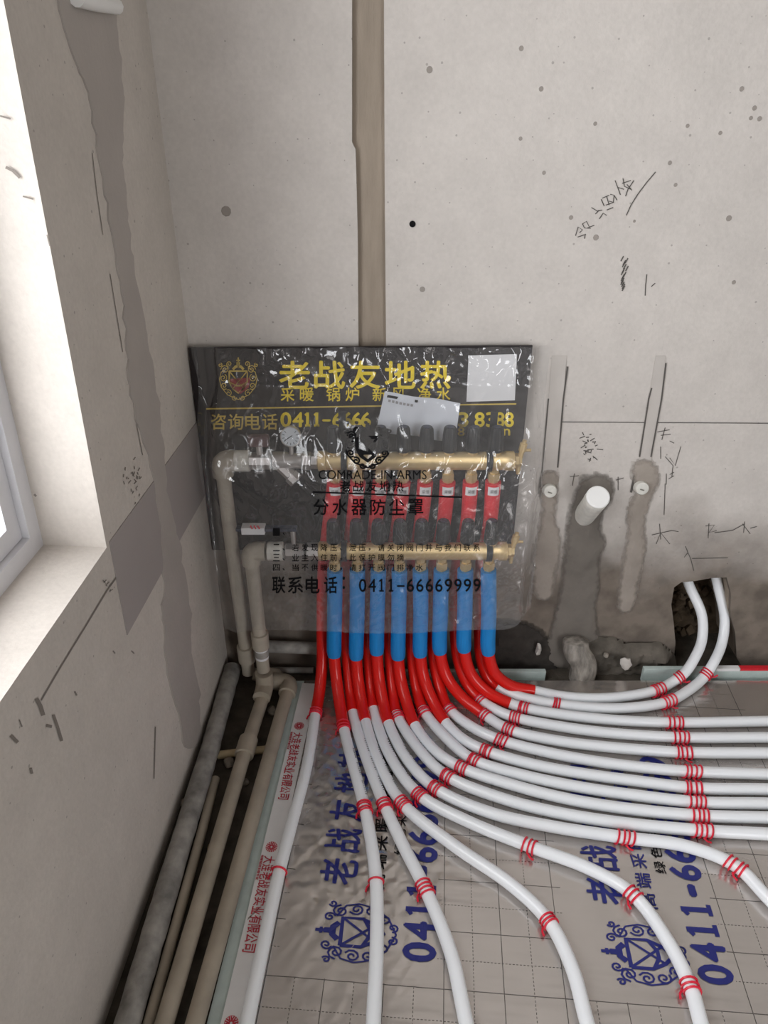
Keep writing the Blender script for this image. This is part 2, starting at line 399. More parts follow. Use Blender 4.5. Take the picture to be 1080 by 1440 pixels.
# back wall: plaster layer with the vertical chase cut in it and the broken hole at floor level; masonry layer behind
xl = LC - .25
groove_bot = .82
g = {'l': [wl(495, 0), wl(495, 200), wl(500, 210), wl(503, 330), wl(504, 490)], 'r': [wl(540, 0), wl(541, 250), wl(543, 490)]}
hole = [(944, 962), (946, 940), (950, 905), (947, 872), (944, 850), (948, 826), (958, 819), (978, 817), (1000, 813), (1022, 812), (1028, 835), (1027, 862), (1034, 890), (1036, 925), (1036, 962)]
hp = [wl(x, y) for x, y in hole]; hp[0].z = hp[-1].z = 0
def V3(x, z, y): return Vector((x, y, z))
def wall_outline(y, groove):
    pts = [V3(xl, 0, y)] + [V3(p.x, p.z, y) for p in hp] + [V3(XR + .2, 0, y), V3(XR + .2, ZC, y)]
    if groove:
        pts += [V3(g['r'][0].x, ZC, y)] + [V3(p.x, p.z, y) for p in g['r']] + [V3(g['r'][-1].x, groove_bot, y), V3(g['l'][-1].x, groove_bot, y)] + [V3(p.x, p.z, y) for p in g['l'][::-1]] + [V3(g['l'][0].x, ZC, y)]
    pts += [V3(xl, ZC, y)]
    return pts
bm = bmesh.new(); bm_poly(bm, wall_outline(YB, True), .014, (0, -1, 0))
wall_back = tag(new_obj('wall_back', bm, M_back), 'pale cement plastered back wall with a vertical chase and pencil marks', 'wall', kind='structure')
bm = bmesh.new(); bm_poly(bm, wall_outline(YB + .0142, False), .13, (0, -1, 0))
new_obj('masonry_layer', bm, M_chase, wall_back)
bm = bmesh.new(); bm_box(bm, (xl, YB + .145, 0), (XR + .2, YB + .25, ZC))
new_obj('masonry_core', bm, M_hole, wall_back)
# rubble lining of the hole
bm = bmesh.new()
for i in range(70):
    x = random.uniform(hp[2].x + .005, hp[-3].x - .005); z = random.uniform(.0, .29); r = random.uniform(.008, .02)
    m0 = len(bm.verts); bmesh.ops.create_icosphere(bm, subdivisions=1, radius=r, matrix=Matrix.Translation((x, YB + .14, z)))
for v in bm.verts: v.co += noise.noise_vector(v.co * 60) * .006
o = new_obj('rubble', bm, M_hole, wall_back); o['kind'] = 'stuff'

# left wall with the window opening (the jamb leans a little, as photographed)
def lp(Y, z, off=0): return Vector((LC + LK * (Y - YB) + LZ * (z - .9), Y, z)) + LN * off
o1 = lw(150, 770); o2 = lw(5, 0)
SILL = o1.z; YJ = o1.y; lean = (o2.y - o1.y) / (o2.z - o1.z); WT = 2.28; YN = -.55
inner = [lp(YJ, SILL), lp(YN, SILL), lp(YN, WT), lp(YJ + lean * (WT - SILL), WT)]
outer = [lp(YB + .02, 0), lp(YR, 0), lp(YR, ZC), lp(YB + .02, ZC)]
TH = .24
bm = bmesh.new()
def ring(off): return [bm.verts.new(p - LN * off) for p in inner], [bm.verts.new(p - LN * off) for p in outer]
i0, u0 = ring(0); i1, u1 = ring(TH)
for k in range(4):
    n = (k + 1) % 4
    bm.faces.new((u0[k], u0[n], i0[n], i0[k])); bm.faces.new((u1[k], i1[k], i1[n], u1[n]))
    bm.faces.new((i0[k], i0[n], i1[n], i1[k])); bm.faces.new((u0[k], u1[k], u1[n], u0[n]))
wall_left = tag(new_obj('wall_left', bm, M_left), 'pale plastered left wall with a deep window opening', 'wall', kind='structure')
bm = bmesh.new(); bm_box(bm, (XR, YR, 0), (XR + .2, YB, ZC))
tag(new_obj('wall_right', bm, M_room), 'plain plastered side wall right of the camera', 'wall', kind='structure')
bm = bmesh.new()
bm_box(bm, (-1.0, YR - .2, 0), (1.25, YR, ZC)); bm_box(bm, (2.15, YR - .2, 0), (XR + .2, YR, ZC)); bm_box(bm, (1.25, YR - .2, 2.2), (2.15, YR, ZC))  # unseen rear opening, added and sized to set the fill light
tag(new_obj('wall_rear', bm, M_room), 'plain plastered wall behind the camera with an opening added for fill light', 'wall', kind='structure')

# window: outer frame, sash, glass
FD = .105                                              # reveal depth to the frame
win = root('window_1', 'white plastic framed window set deep in the left wall', 'window', lp(YN, SILL, -FD)); win['kind'] = 'structure'
def rect_frame(bm, y0, y1, z0, z1, w, d0, d1, ln=0.0):
    def q(y, z, d): return lp(y + ln * (z - SILL), z, -d)
    a = [(y0, z0), (y1, z0), (y1, z1), (y0, z1)]; b = [(y0 + w, z0 + w), (y1 - w, z0 + w), (y1 - w, z1 - w), (y0 + w, z1 - w)]
    A0 = [bm.verts.new(q(*p, d0)) for p in a]; B0 = [bm.verts.new(q(*p, d0)) for p in b]; A1 = [bm.verts.new(q(*p, d1)) for p in a]; B1 = [bm.verts.new(q(*p, d1)) for p in b]
    for k in range(4):
        n = (k + 1) % 4
        bm.faces.new((A0[k], A0[n], B0[n], B0[k])); bm.faces.new((A1[k], B1[k], B1[n], A1[n])); bm.faces.new((B0[k], B0[n], B1[n], B1[k])); bm.faces.new((A0[k], A1[k], A1[n], A0[n]))
bm = bmesh.new(); rect_frame(bm, YN, YJ, SILL, WT, .032, FD, FD + .07, lean); new_obj('window_frame', bm, M_frame, win)
ym = (YN + YJ) / 2
for a, b in ((YN + .032, ym), (ym, YJ - .032)):
    bm = bmesh.new(); rect_frame(bm, a + .001, b - .001, SILL + .033, WT - .033, .034, FD + .012, FD + .06, lean if b > ym else 0); sash = new_obj('sash', bm, M_frame, win)
    bm = bmesh.new(); f = [lp(y + (lean * (z - SILL) if b > ym else 0), z, -(FD + .035)) for y, z in ((a + .03, SILL + .062), (b - .03, SILL + .062), (b - .03, WT - .062), (a + .03, WT - .062))]
    bm_poly(bm, f, .005, LN); new_obj('glass_pane', bm, M_glass, sash)

# --- marks and repairs on the left wall
def lpatch(name, pts, off, mat, label=None):
    bm = bmesh.new(); bm_poly(bm, [lw(x, y, off) for x, y in pts], off + .001, LN)
    o = new_obj(name, bm, mat, wall_left)
    if label: o['label'] = label
    return o
strip = [(80, -60), (80, 0), (88, 40), (103, 85), (125, 140), (133, 190), (141, 240), (152, 310), (165, 380), (172, 430), (176, 480), (182, 555), (192, 590), (206, 640), (216, 690), (225, 740), (227, 827), (233, 931), (241, 977), (252, 1020), (259, 1051),
         (277, 1051), (279, 977), (271, 931), (265, 850), (258, 800), (246, 740), (233, 690), (229, 643), (222, 567), (214, 520), (206, 480), (196, 420), (186, 370), (179, 310), (173, 250), (171, 150), (166, 70), (160, 0), (160, -60)]
strip = [p + Vector((0, 0)) for p in [Vector(q) for q in strip]]
def ragged(pts, amp, step):
    out = []
    for i, p in enumerate(pts):
        q = pts[(i + 1) % len(pts)]; n = max(1, int((q - p).length / step)); nn = Vector((-(q - p).y, (q - p).x)).normalized()
        for k in range(n):
            w = p.lerp(q, k / n); out.append(w + nn * amp * noise.noise((w.x * .05, w.y * .05, 3)) + nn * amp * .6 * noise.noise((w.x * .2, w.y * .2, 8)))
    return out
strip = [tuple(p) for p in ragged([Vector((p.x, p.y)) for p in catmull([Vector((q.x, q.y, 0)) for q in strip], 3)], 4, 9)]
lpatch('plaster_strip', strip, .0030, M_patch, 'long ragged strip of darker filler running down the wall')
lpatch('grey_patch', [(153, 762), (215, 677), (276, 593), (283, 640), (291, 690), (235, 790), (178, 893), (165, 826)], .0018, M_patch2, 'smooth darker grey patch with straight edges')  # straight-edged patch, slightly darker grey than the wall around it
bm = bmesh.new()
bm_ribbon(bm, [(57, 985), (85, 937), (120, 880), (150, 830), (163, 812)], 2.0, lambda x, y: lw(x, y, .001)); new_obj('pencil_line', bm, M_pencil_soft, wall_left)
bm = bmesh.new()
for seg in ([(129, 215), (135, 268), (144, 330)], [(154, 385), (163, 440), (172, 495)], [(183, 540), (192, 600), (200, 640)]): bm_ribbon(bm, seg, 0.9, lambda x, y: lw(x, y, .001))
new_obj('hairline_crack', bm, M_pencil_soft, wall_left)
bm = bmesh.new()
for i in range(26):
    x, y = random.gauss(187, 6), random.gauss(672, 14); bm_ribbon(bm, [(x, y), (x + random.uniform(-4, 4), y + random.uniform(2, 5))], 1.3, lambda a, b: lw(a, b, .001))
for i in range(10):
    x, y = random.gauss(155, 5), random.gauss(825, 7); bm_ribbon(bm, [(x, y), (x + random.uniform(-5, 5), y + random.uniform(-5, 5))], 1.2, lambda a, b: lw(a, b, .001))
new_obj('pitting', bm, M_pencil_soft, wall_left)
# scratches on the window reveal
def rv(x, y): return wl(x, y, YJ + lean * .35 - .002)
bm = bmesh.new()
def rvm(x, y):
    p = wl(x, y, YJ)
    for _ in range(3): p = wl(x, y, YJ + lean * (p.z - SILL) - .0012)
    return p
for ln, w in (([(8, 235), (18, 240), (28, 250)], 4), ([(32, 276), (47, 280)], 2.2), ([(0, 163), (15, 167)], 2.5), ([(66, 330), (70, 346)], 1.6), ([(48, 695), (51, 698)], 3)): bm_ribbon(bm, ln, w, rvm)
new_obj('scratch', bm, M_pencil_soft, wall_left)
bm = bmesh.new()
for ln, w in (([(50, 982), (56, 993), (60, 1006)], 6), ([(64, 1020), (72, 1022)], 4), ([(74, 1005), (80, 1022), (86, 1042)], 4.5), ([(14, 1034), (24, 1044)], 5), ([(42, 1080), (44, 1088)], 4), ([(104, 972), (107, 978)], 2.5), ([(26, 1012), (30, 1022)], 2), ([(158, 915), (161, 919)], 2), ([(184, 915), (188, 919)], 2), ([(218, 1022), (216, 1095)], 1.6)): bm_ribbon(bm, ln, w, lambda x, y: lw(x, y, .001))
new_obj('scratch', bm, M_pencil_soft, wall_left)
# white conduit end at the top of the strip
bm = bmesh.new(); bm_tube(bm, [lw(95, -3, .012), lw(122, 4, .013), lw(153, 9, .012)], .011, 10)
tag(new_obj('conduit_end', bm, M_pvc, None, True), 'short white plastic conduit end high on the left wall', 'conduit')

# --- marks and repairs on the back wall
def bmap(x, y, d=.0012): return wl(x, y) + Vector((0, -d, 0))
def bpatch(name, pts, thick, mat, label=None, smooth_n=0, amp=0.0, parent=wall_back):
    P = [wl(x, y) for x, y in pts]
    if smooth_n: P = [p for p in catmull(P + [P[0]], smooth_n)][:-1]
    bm = bmesh.new(); bm_poly(bm, [p + Vector((0, -thick, 0)) for p in P], thick + .0005, (0, -1, 0))
    o = new_obj(name, bm, mat, parent)
    if label: o['label'] = label
    return o
def feather(m):
    """a thin smear: its rim breaks up over the plaster underneath"""
    nt = m.node_tree; N = nt.nodes; L = nt.links; b = N['Principled BSDF']; at = N.new('ShaderNodeAttribute'); at.attribute_name = 'fade'
    tc = N.new('ShaderNodeTexCoord'); n = N.new('ShaderNodeTexNoise'); n.inputs['Scale'].default_value = 55; n.inputs['Detail'].default_value = 5; L.new(tc.outputs['Object'], n.inputs['Vector'])
    a = N.new('ShaderNodeMath'); a.operation = 'MULTIPLY_ADD'; L.new(n.outputs[0], a.inputs[0]); a.inputs[1].default_value = 1.0; a.inputs[2].default_value = -.45
    a2 = N.new('ShaderNodeMath'); a2.operation = 'ADD'; L.new(a.outputs[0], a2.inputs[0]); L.new(at.outputs['Fac'], a2.inputs[1])
    r = N.new('ShaderNodeMapRange'); L.new(a2.outputs[0], r.inputs[0]); r.inputs[1].default_value = 0; r.inputs[2].default_value = .75
    L.new(r.outputs[0], b.inputs['Alpha']); return m
def mound(name, pts, thick, mat, label=None, step=.012, amp=.006):
    """trowelled lump: gridded outline with rounded edges and uneven thickness"""
    P = [wl(x, y) for x, y in pts]; P = catmull(P + [P[0]], 5)[:-1]
    poly = [(p.x, p.z) for p in P]; xs = [p[0] for p in poly]; zs = [p[1] for p in poly]
    def inside(x, z):
        c = False; j = len(poly) - 1
        for i in range(len(poly)):
            (xi, zi), (xj, zj) = poly[i], poly[j]
            if (zi > z) != (zj > z) and x < (xj - xi) * (z - zi) / (zj - zi) + xi: c = not c
            j = i
        return c
    def dist(x, z):
        best = 9
        for i in range(len(poly)):
            a = Vector(poly[i - 1]); b = Vector(poly[i]); p = Vector((x, z)); ab = b - a; t = max(0, min(1, (p - a).dot(ab) / max(ab.length_squared, 1e-9)))
            best = min(best, (a + ab * t - p).length)
        return best
    def near(x, z):
        best = (9, None); p = Vector((x, z))
        for i in range(len(poly)):
            a = Vector(poly[i - 1]); b = Vector(poly[i]); ab = b - a; t = max(0, min(1, (p - a).dot(ab) / max(ab.length_squared, 1e-9))); q = a + ab * t
            if (q - p).length < best[0]: best = ((q - p).length, q)
        return best[1]
    bm = bmesh.new(); V = {}; fade = bm.verts.layers.float.new('fade')
    nx = int((max(xs) - min(xs)) / step) + 2; nz = int((max(zs) - min(zs)) / step) + 2
    def vert(i, j):
        if (i, j) not in V:
            x = min(xs) + i * step; z = max(0, min(zs) + j * step)
            x += noise.noise((x * 40, z * 40, 1)) * step * .5
            if inside(x, z): d = dist(x, z)
            else:
                x, z = near(x, z); d = 0
            h = thick * min(1, d / .03) ** .5 + (amp * noise.noise((x * 25, z * 25, 5)) + amp * .6 * noise.noise((x * 70, z * 70, 9))) * min(1, d / .015) 
            V[i, j] = bm.verts.new((x, YB - max(h, .0002), z)); V[i, j][fade] = min(1, d / .022)
        return V[i, j]
    for i in range(nx):
        for j in range(nz):
            cx, cz = min(xs) + (i + .5) * step, min(zs) + (j + .5) * step
            if inside(cx, cz): bm.faces.new((vert(i, j), vert(i + 1, j), vert(i + 1, j + 1), vert(i, j + 1)))
    o = new_obj(name, bm, mat, wall_back, True)
    if label: o['label'] = label
    return o
def cz(x, y): return (740 + x * .3148, 560 + y * .3147)
mound('cement_patch', [cz(*p) for p in [(215, 400), (240, 345), (310, 325), (385, 350), (400, 420), (385, 470), (350, 520), (345, 580), (365, 640), (335, 720), (335, 830), (320, 950), (330, 1050), (360, 1190), (80, 1190), (105, 1000), (140, 850), (155, 700), (170, 580), (185, 480)]], .012, M_damp, 'dark damp cement trowelled around the drain stub and down the wall', .01, .004)
feather(M_damp)
M_mid = pm('half_dry_cement', (158, 149, 140), .9, var=.12, vscale=16, bump=.5, bscale=60, spec=.2); feather(M_mid)
mound('cement_patch', [cz(*p) for p in [(470, 280), (540, 262), (600, 310), (600, 380), (570, 450), (540, 560), (545, 650), (520, 800), (470, 960), (410, 960), (425, 700), (440, 600), (440, 480), (475, 420), (460, 340)]], .006, M_mid, 'half dry cement smear below the right plug', .01, .003)
mound('cement_patch', [cz(*p) for p in [(60, 320), (110, 310), (150, 330), (150, 420), (140, 520), (165, 640), (140, 800), (110, 900), (40, 900), (20, 700), (60, 500), (50, 400)]], .005, M_mid, 'half dry cement smear below the left plug', .01, .003)
mound('mortar_and_recess_shade', [(800, 905), (850, 893), (880, 900), (930, 903), (948, 920), (948, 945), (800, 945)], .03, M_conc, 'rough mortar spill along the wall base', .009, .016)
mound('mortar_and_recess_shade', [(690, 868), (740, 872), (770, 890), (785, 945), (680, 945)], .012, feather(pm('dark_recess_shade', (58, 53, 49), .95, var=.3, vscale=25, bump=.9, bscale=50)), 'dark patch with recess shade in its colour beside the drain', .009, .010)  # dark patch stands in for a wall recess, shade put in its colour
# chase strip behind the groove is the masonry layer; two filled chases above the plugs
bpatch('chase_fill', [(776, 500), (797, 500), (792, 560), (784, 665), (760, 690), (764, 640), (771, 560)], .0015, M_cfill)
bpatch('chase_fill', [(922, 500), (936, 500), (930, 560), (915, 650), (898, 650), (905, 600), (912, 560)], .0015, M_cfill)
bm = bmesh.new()
for ln, w in (([(798, 515), (792, 560), (784, 657)], 2.2), ([(771, 560), (764, 640), (759, 698)], 2.0), ([(916, 545), (912, 560), (899, 642)], 2.2), ([(936, 510), (930, 560), (915, 642)], 2.2), ([(760, 670), (757, 694)], 3.0), ([(892, 668), (887, 692)], 3.0)):
    bm_ribbon(bm, ln, w, lambda x, y: bmap(x, y, .0022))
new_obj('chase_edge', bm, M_pencil, wall_back)
bm = bmesh.new(); bm_ribbon(bm, [(782, 593), (930, 594), (1090, 595)], 1.2, bmap); new_obj('pencil_line', bm, M_pencil, wall_back)
def z7(x, y): return (780 + x / 3.6, 230 + y / 3.6)
writing = [[(105, 365), (118, 320), (140, 335), (125, 350)], [(115, 372), (150, 360)], [(150, 380), (155, 355)], [(140, 305), (160, 292), (180, 330), (150, 325), (140, 305)], [(165, 325), (200, 312)],
           [(185, 222), (215, 240), (240, 235)], [(205, 255), (225, 235)], [(225, 280), (245, 250), (262, 262)], [(235, 180), (250, 215)], [(240, 175), (275, 160)], [(262, 165), (275, 210)], [(280, 155), (300, 160), (296, 195), (275, 190)], [(258, 210), (300, 195)], [(262, 235), (295, 222)], [(300, 160), (315, 185)],
           [(305, 85), (318, 120), (350, 130)], [(318, 120), (332, 158)], [(345, 75), (352, 115), (385, 130)], [(340, 100), (385, 85)], [(400, 85), (370, 130), (358, 165)], [(365, 105), (390, 135)],
           [(510, 42), (465, 95), (420, 155), (385, 210), (362, 262)], [(466, 560), (460, 610), (457, 668)], [(508, 605), (488, 622)]]
bm = bmesh.new()
for ln in writing: bm_ribbon(bm, [z7(*p) for p in ln], 1.3, bmap)
for i in range(16):
    x, y = 352 + random.uniform(-14, 14), 480 + i * 10; bm_ribbon(bm, [z7(x + 8, y - 12), z7(x - 6, y + 14)], 1.6, bmap)
new_obj('pencil_writing', bm, M_pencil, wall_back)
def z5(x, y): return (740 + x * .3148, 560 + y * .3147)
bm = bmesh.new()
w2 = [[(585, 150), (640, 140)], [(600, 165), (645, 160)], [(640, 190), (660, 200)], [(620, 130), (605, 185)], [(600, 215), (600, 270)], [(620, 260), (655, 300)], [(640, 265), (665, 300), (690, 215)], [(655, 300), (650, 350)], [(625, 335), (625, 385)], [(640, 340), (660, 330)], [(635, 360), (660, 345)],
      [(410, 350), (410, 410)], [(400, 365), (435, 355)], [(195, 350), (235, 345)], [(215, 335), (205, 390)], [(620, 380), (615, 520)], [(595, 560), (600, 630)], [(560, 610), (650, 590)], [(580, 650), (600, 600), (640, 650)], [(650, 590), (680, 595)],
      [(800, 570), (840, 565), (815, 600), (850, 590)], [(815, 560), (812, 625)], [(840, 600), (920, 590), (975, 560)], [(965, 560), (1000, 605)], [(975, 550), (970, 600)], [(1000, 580), (1030, 572)], [(710, 660), (735, 720), (748, 770)], [(720, 690), (705, 710)], [(740, 715), (900, 712)]]
for ln in w2: bm_ribbon(bm, [z5(*p) for p in ln], 1.0, bmap)
for i in range(26):
    f = i / 25; x, y = 275 + 20 * f + random.uniform(-30, 30), 160 + f * 110; bm_ribbon(bm, [z5(x, y), z5(x + random.uniform(-25, 30), y + random.uniform(-14, 18))], 1.2, bmap)
new_obj('pencil_writing', bm, M_pencil, wall_back)
bm = bmesh.new()
for x, y, r in ((580, 315, 4.2),):
    bm_lathe(bm, [(r / 680, 0), (r / 700, .002)], wl(x, y), (0, -1, 0), 14)
new_obj('drill_hole', bm, M_blackink, wall_back)
bm = bmesh.new()
for x, y, r in ((733, 68, 3), (761, 125, 3), (837, 174, 2.5), (1013, 187, 2.6), (1043, 125, 3), (1061, 152, 3), (1068, 167, 3), (1056, 166, 2.6), (967, 177, 2.5), (942, 229, 2.8), (950, 260, 2.6), (1025, 307, 4), (838, 334, 4), (803, 306, 3), (765, 243, 2.6), (594, 407, 4), (604, 98, 4), (732, 195, 2.5), (1032, 397, 3), (892, 311, 2)):
    p = wl(x, y); bm_lathe(bm, [(r / 690, 0), (r / 760, .0011)], p, (0, -1, 0), 9)
new_obj('stain', bm, pm('grey_stain', (150, 143, 136), .9), wall_back)
bm = bmesh.new()
for x, y in ((318, 297),): bm_lathe(bm, [(.010, 0), (.008, .0011)], wl(x, y), (0, -1, 0), 9)
new_obj('stain', bm, pm('grey_stain', (120, 113, 107), .9), wall_back)

# ------------------------------------------------------------------ insulation board, printed film, tape on the floor
def tmax(s, Y=1.475): return (Y - SO.y + s * ST.x) / ST.y
def fh(s, t):
    """height of the film surface: gentle waves plus a crumpled zone by the manifold"""
    h = .0008 * noise.noise((s * 9 + 3, t * 9, 0))
    m = max(0, 1 - ((s + .17) / .17) ** 2) * max(0, 1 - ((t - .40) / .36) ** 2)
    k = noise.noise((s * 22 + t * 30, t * 18 - s * 26, 2)); k2 = noise.noise((s * 60 - t * 40, t * 50 + s * 45, 4))
    a_, b_ = s * .62 + t * .78, s * .78 - t * .62
    m2 = max(0, min(1, (.05 - s) / .12)) * max(0, min(1, (.62 - t) / .15)); st_ = noise.noise((a_ * 7, b_ * 42, 6))
    h += m2 * .0011 * max(0, 1 - abs(st_) * 3) - m2 * .0003
    return FILMZ + h + .0008 + m * (.0030 * (1 - abs(k) * 2) + .0016 * (1 - abs(k2) * 2))
def fmap(s, t, d=.0011):
    p = SO + SS * s + ST * t; return Vector((p.x, p.y, fh(s, t) + d))
bm = bmesh.new()
pts = [stw(-.40, -1.0, .02), stw(2.2, -1.0, .02), stw(2.2, tmax(2.2), .02), stw(-.40, tmax(-.40), .02)]
bm_poly(bm, pts, .02, (0, 0, 1))
tag(new_obj('insulation_board', bm, M_foam), 'pale green foam insulation board lying on the subfloor under the film', 'board')
film = bpy.data.objects.new('printed_film', None)
me = bpy.data.meshes.new('printed_film'); vs = []; fs = []
ss = [-.372 + i * .005 for i in range(86)] + [.06 + i * .03 for i in range(70)]; nt = 240
for s in ss:
    t1 = tmax(s) - .002
    for j in range(nt + 1):
        f = j / nt; t = -1.0 + (t1 + 1.0) * (f ** .75)
        vs.append((s, t, fh(s, t) - FILMZ))
W = nt + 1
for i in range(len(ss) - 1):
    for j in range(nt): fs.append((i * W + j, (i + 1) * W + j, (i + 1) * W + j + 1, i * W + j + 1))
me.from_pydata(vs, [], fs); me.polygons.foreach_set('use_smooth', [True] * len(fs)); me.materials.append(M_film)
bpy.data.objects.remove(film); film = bpy.data.objects.new('printed_film', me); C.objects.link(film)
film.location = SO; film.rotation_euler = (0, 0, -math.atan(SK))
tag(film, 'shiny silver grey film printed with a measuring grid and blue lettering under the white pipes', 'film')
# lettering on the film: reads away from the camera, tops to the left
def band(s0, first):
    # box coordinates: u along +t, v along -s
    mp = lambda u, v: fmap(s0 - v, u)
    for i, ch in enumerate('老战友地热'):
        t0 = .190 + .072 * i; text_obj('lettering', ch, mp, (t0, .175, t0 + .054, .248), M_blueink, film, .018, sub=.12)
    for i, ch in enumerate('高端采暖专用面膜'):
        t0 = .185 + .043 * i; text_obj('lettering', ch, mp, (t0, .118, t0 + .032, .148), M_blackink if first else M_blueink, film, .012)
    for i, ch in enumerate('绿色采暖'):
        t0 = .262 + .034 * i; text_obj('lettering', ch, mp, (t0, .082, t0 + .027, .104), M_blackink, film, .004)
    for i, ch in enumerate('0411-66669999'):
        t0 = .055 + .0395 * i; w = .031
        if ch == '1':
            one_obj(mp, (t0 + .006, .016, t0 + .028, .074), M_blueink, film); continue
        elif ch == '-': bx = (t0 + .006, .038, t0 + .027, .047)
        else: bx = (t0, .016, t0 + w, .074)
        text_obj('lettering', ch, mp, bx, M_blueink, film, .03)
    emblem('printed_emblem', mp, .098, .163, .062, .082, M_blueink, film, None, 1.25)
band(0, True); band(.5275, False); band(1.055, False)

# white tape along the board's left edge, with red print (reads towards the camera, tops to the right)
bm = bmesh.new()
prev = None
for j in range(60):
    t = -1.0 + j * (.745 + 1.0) / 59
    a, b = bm.verts.new(stw(-.376, t, fh(-.37, t) + .0006)), bm.verts.new(stw(-.336, t, fh(-.35, t) + .0008))
    if prev: bm.faces.new((prev[0], prev[1], b, a))
    prev = (a, b)
tape = tag(new_obj('adhesive_tape', bm, M_tape), 'white adhesive tape with red lettering along the left edge of the film', 'tape')
def tmap(u, v): p = stw(-.376 + v, -u, 0); p.z = fh(-.36, -u) + .0016; return p
flower = []
for k in range(8):
    a = k * math.pi / 4
    flower.append(([(math.cos(a) * .35, math.sin(a) * .35), (math.cos(a + .25) * .9, math.sin(a + .25) * .9), (math.cos(a - .25) * .9, math.sin(a - .25) * .9), (math.cos(a) * .35, math.sin(a) * .35)], .2))
flower.append(([(math.cos(k * .524) * .28, math.sin(k * .524) * .28) for k in range(13)], .2))
for t_top in (.595, .262, -.072, -.406):
    emblem('printed_emblem', tmap, -t_top, .018, .013, .013, M_redink, tape, flower)
    for i, ch in enumerate('大连老战友实业有限公司'):
        u0 = -t_top + .022 + .0178 * i; text_obj('lettering', ch, tmap, (u0, .008, u0 + .0158, .031), M_redink, tape, .01)
    text_obj('lettering', '地暖辐射采暖专家', tmap, (-t_top + .02, .001, -t_top + .075, .0065), M_redink, tape, .01)
# foam edge strips standing along the wall base
def edge_strip(label, x0, x1, Y, z1, extra=None):
    a, b = wl(x0, 945, Y).x, wl(x1, 945, Y).x
    bm = bmesh.new(); bm_box(bm, (a, Y, 0.0), (b, Y + .012, z1), bevel=.001)
    o = tag(new_obj('edge_strip', bm, M_foam), label, 'foam strip', 'foam strips along the wall base')
    return o
edge_strip('pale green foam edge strip at the wall base behind the red bends', 560, 768, 1.492, .036)
es = edge_strip('pale green foam edge strip with red tape below the hole in the wall', 905, 1240, 1.492, .046)
bm = bmesh.new(); bm_box(bm, (wl(1044, 935, 1.49).x, 1.4915, .040), (wl(1240, 935, 1.49).x, 1.5045, .0475)); new_obj('red_tape', bm, M_redfoam, es)
bm = bmesh.new(); bm_box(bm, (wl(1010, 935, 1.49).x, 1.4915, .038), (wl(1043, 935, 1.49).x, 1.5045, .0475)); new_obj('white_tape', bm, M_tape, es)

# ------------------------------------------------------------------ advertising board behind the manifolds
BY = 1.528
bp_ = lambda x, y: wl(x, y, BY - .0012)
b0, b1 = wl(264, 489, BY), wl(749, 486, BY)
board = root('advertising_board', 'black printed advertising board with yellow lettering propped behind the manifolds', 'sign', ((b0.x + b1.x) / 2, BY, .40))
bm = bmesh.new(); bm_poly(bm, [Vector((-.412, BY, b0.z)), Vector((b1.x, BY, b1.z)), Vector((b1.x + .002, BY, .40)), Vector((-.420, BY, .40))], .006, (0, -1, 0)); new_obj('panel', bm, M_board, board)
pmap = lambda x, y: bp_(x, -y)                             # box coords (px, -py)
for i, ch in enumerate('老战友地热'):
    x0 = 393 + 49.6 * i; text_obj('lettering', ch, pmap, (x0, -546, x0 + 42, -508), M_yellow, board, .02)
for ch, x0 in zip('采暖锅炉新风净水', (395, 422, 459, 486, 524, 551, 587, 614)):
    text_obj('lettering', ch, pmap, (x0, -564, x0 + 19, -545), M_yellow, board, .012)
bm = bmesh.new(); bm_ribbon(bm, [(290, 575), (500, 571.5), (726, 568)], 2.0, bp_); new_obj('printed_line', bm, M_gold, board)
for ch, x0 in zip('咨询电话', (297, 321, 345, 369)): text_obj('lettering', ch, pmap, (x0, -604, x0 + 21, -582), M_gold, board, .012)
for ch, x0, w in (('0', 395, 14), ('4', 412, 14), ('1', 428, 9), ('1', 441, 9), ('-', 454, 10), ('6', 468, 13), ('6', 482, 13), ('6', 495, 13), ('6', 508, 13), ('3', 645, 13), ('8', 668, 13), ('3', 684, 12), ('8', 697, 12), ('8', 710, 12)):
    bx = (x0, -600, x0 + w, -580) if ch != '-' else (x0, -592, x0 + w, -590)
    if ch == '1': one_obj(pmap, (x0 + 1, -600, x0 + w - 1, -580), M_yellow, board, .2)
    else: text_obj('lettering', ch, pmap, bx, M_yellow, board, .025)
text_obj('lettering', 'n', pmap, (708, -612, 717, -603), M_yellow, board, .02); text_obj('lettering', '8', pmap, (644, -613, 653, -601), M_yellow, board, .02)
emblem('printed_emblem', pmap, 335, -533, 30, 32, M_gold, board)
bm = bmesh.new(); bm_poly(bm, [bp_(x, y) for x, y in ((322, 533), (352, 531), (350, 545), (338, 554), (326, 546))], .0004, (0, -1, 0)); new_obj('printed_shield', bm, M_redlogo, board)
bm = bmesh.new(); bm_poly(bm, [bp_(x, y) for x, y in ((659, 500), (727, 498), (724, 563), (656, 565))], .0006, (0, -1, 0)); o = new_obj('white_square', bm, M_white, board); o['label'] = 'blank white square printed at the right of the board'
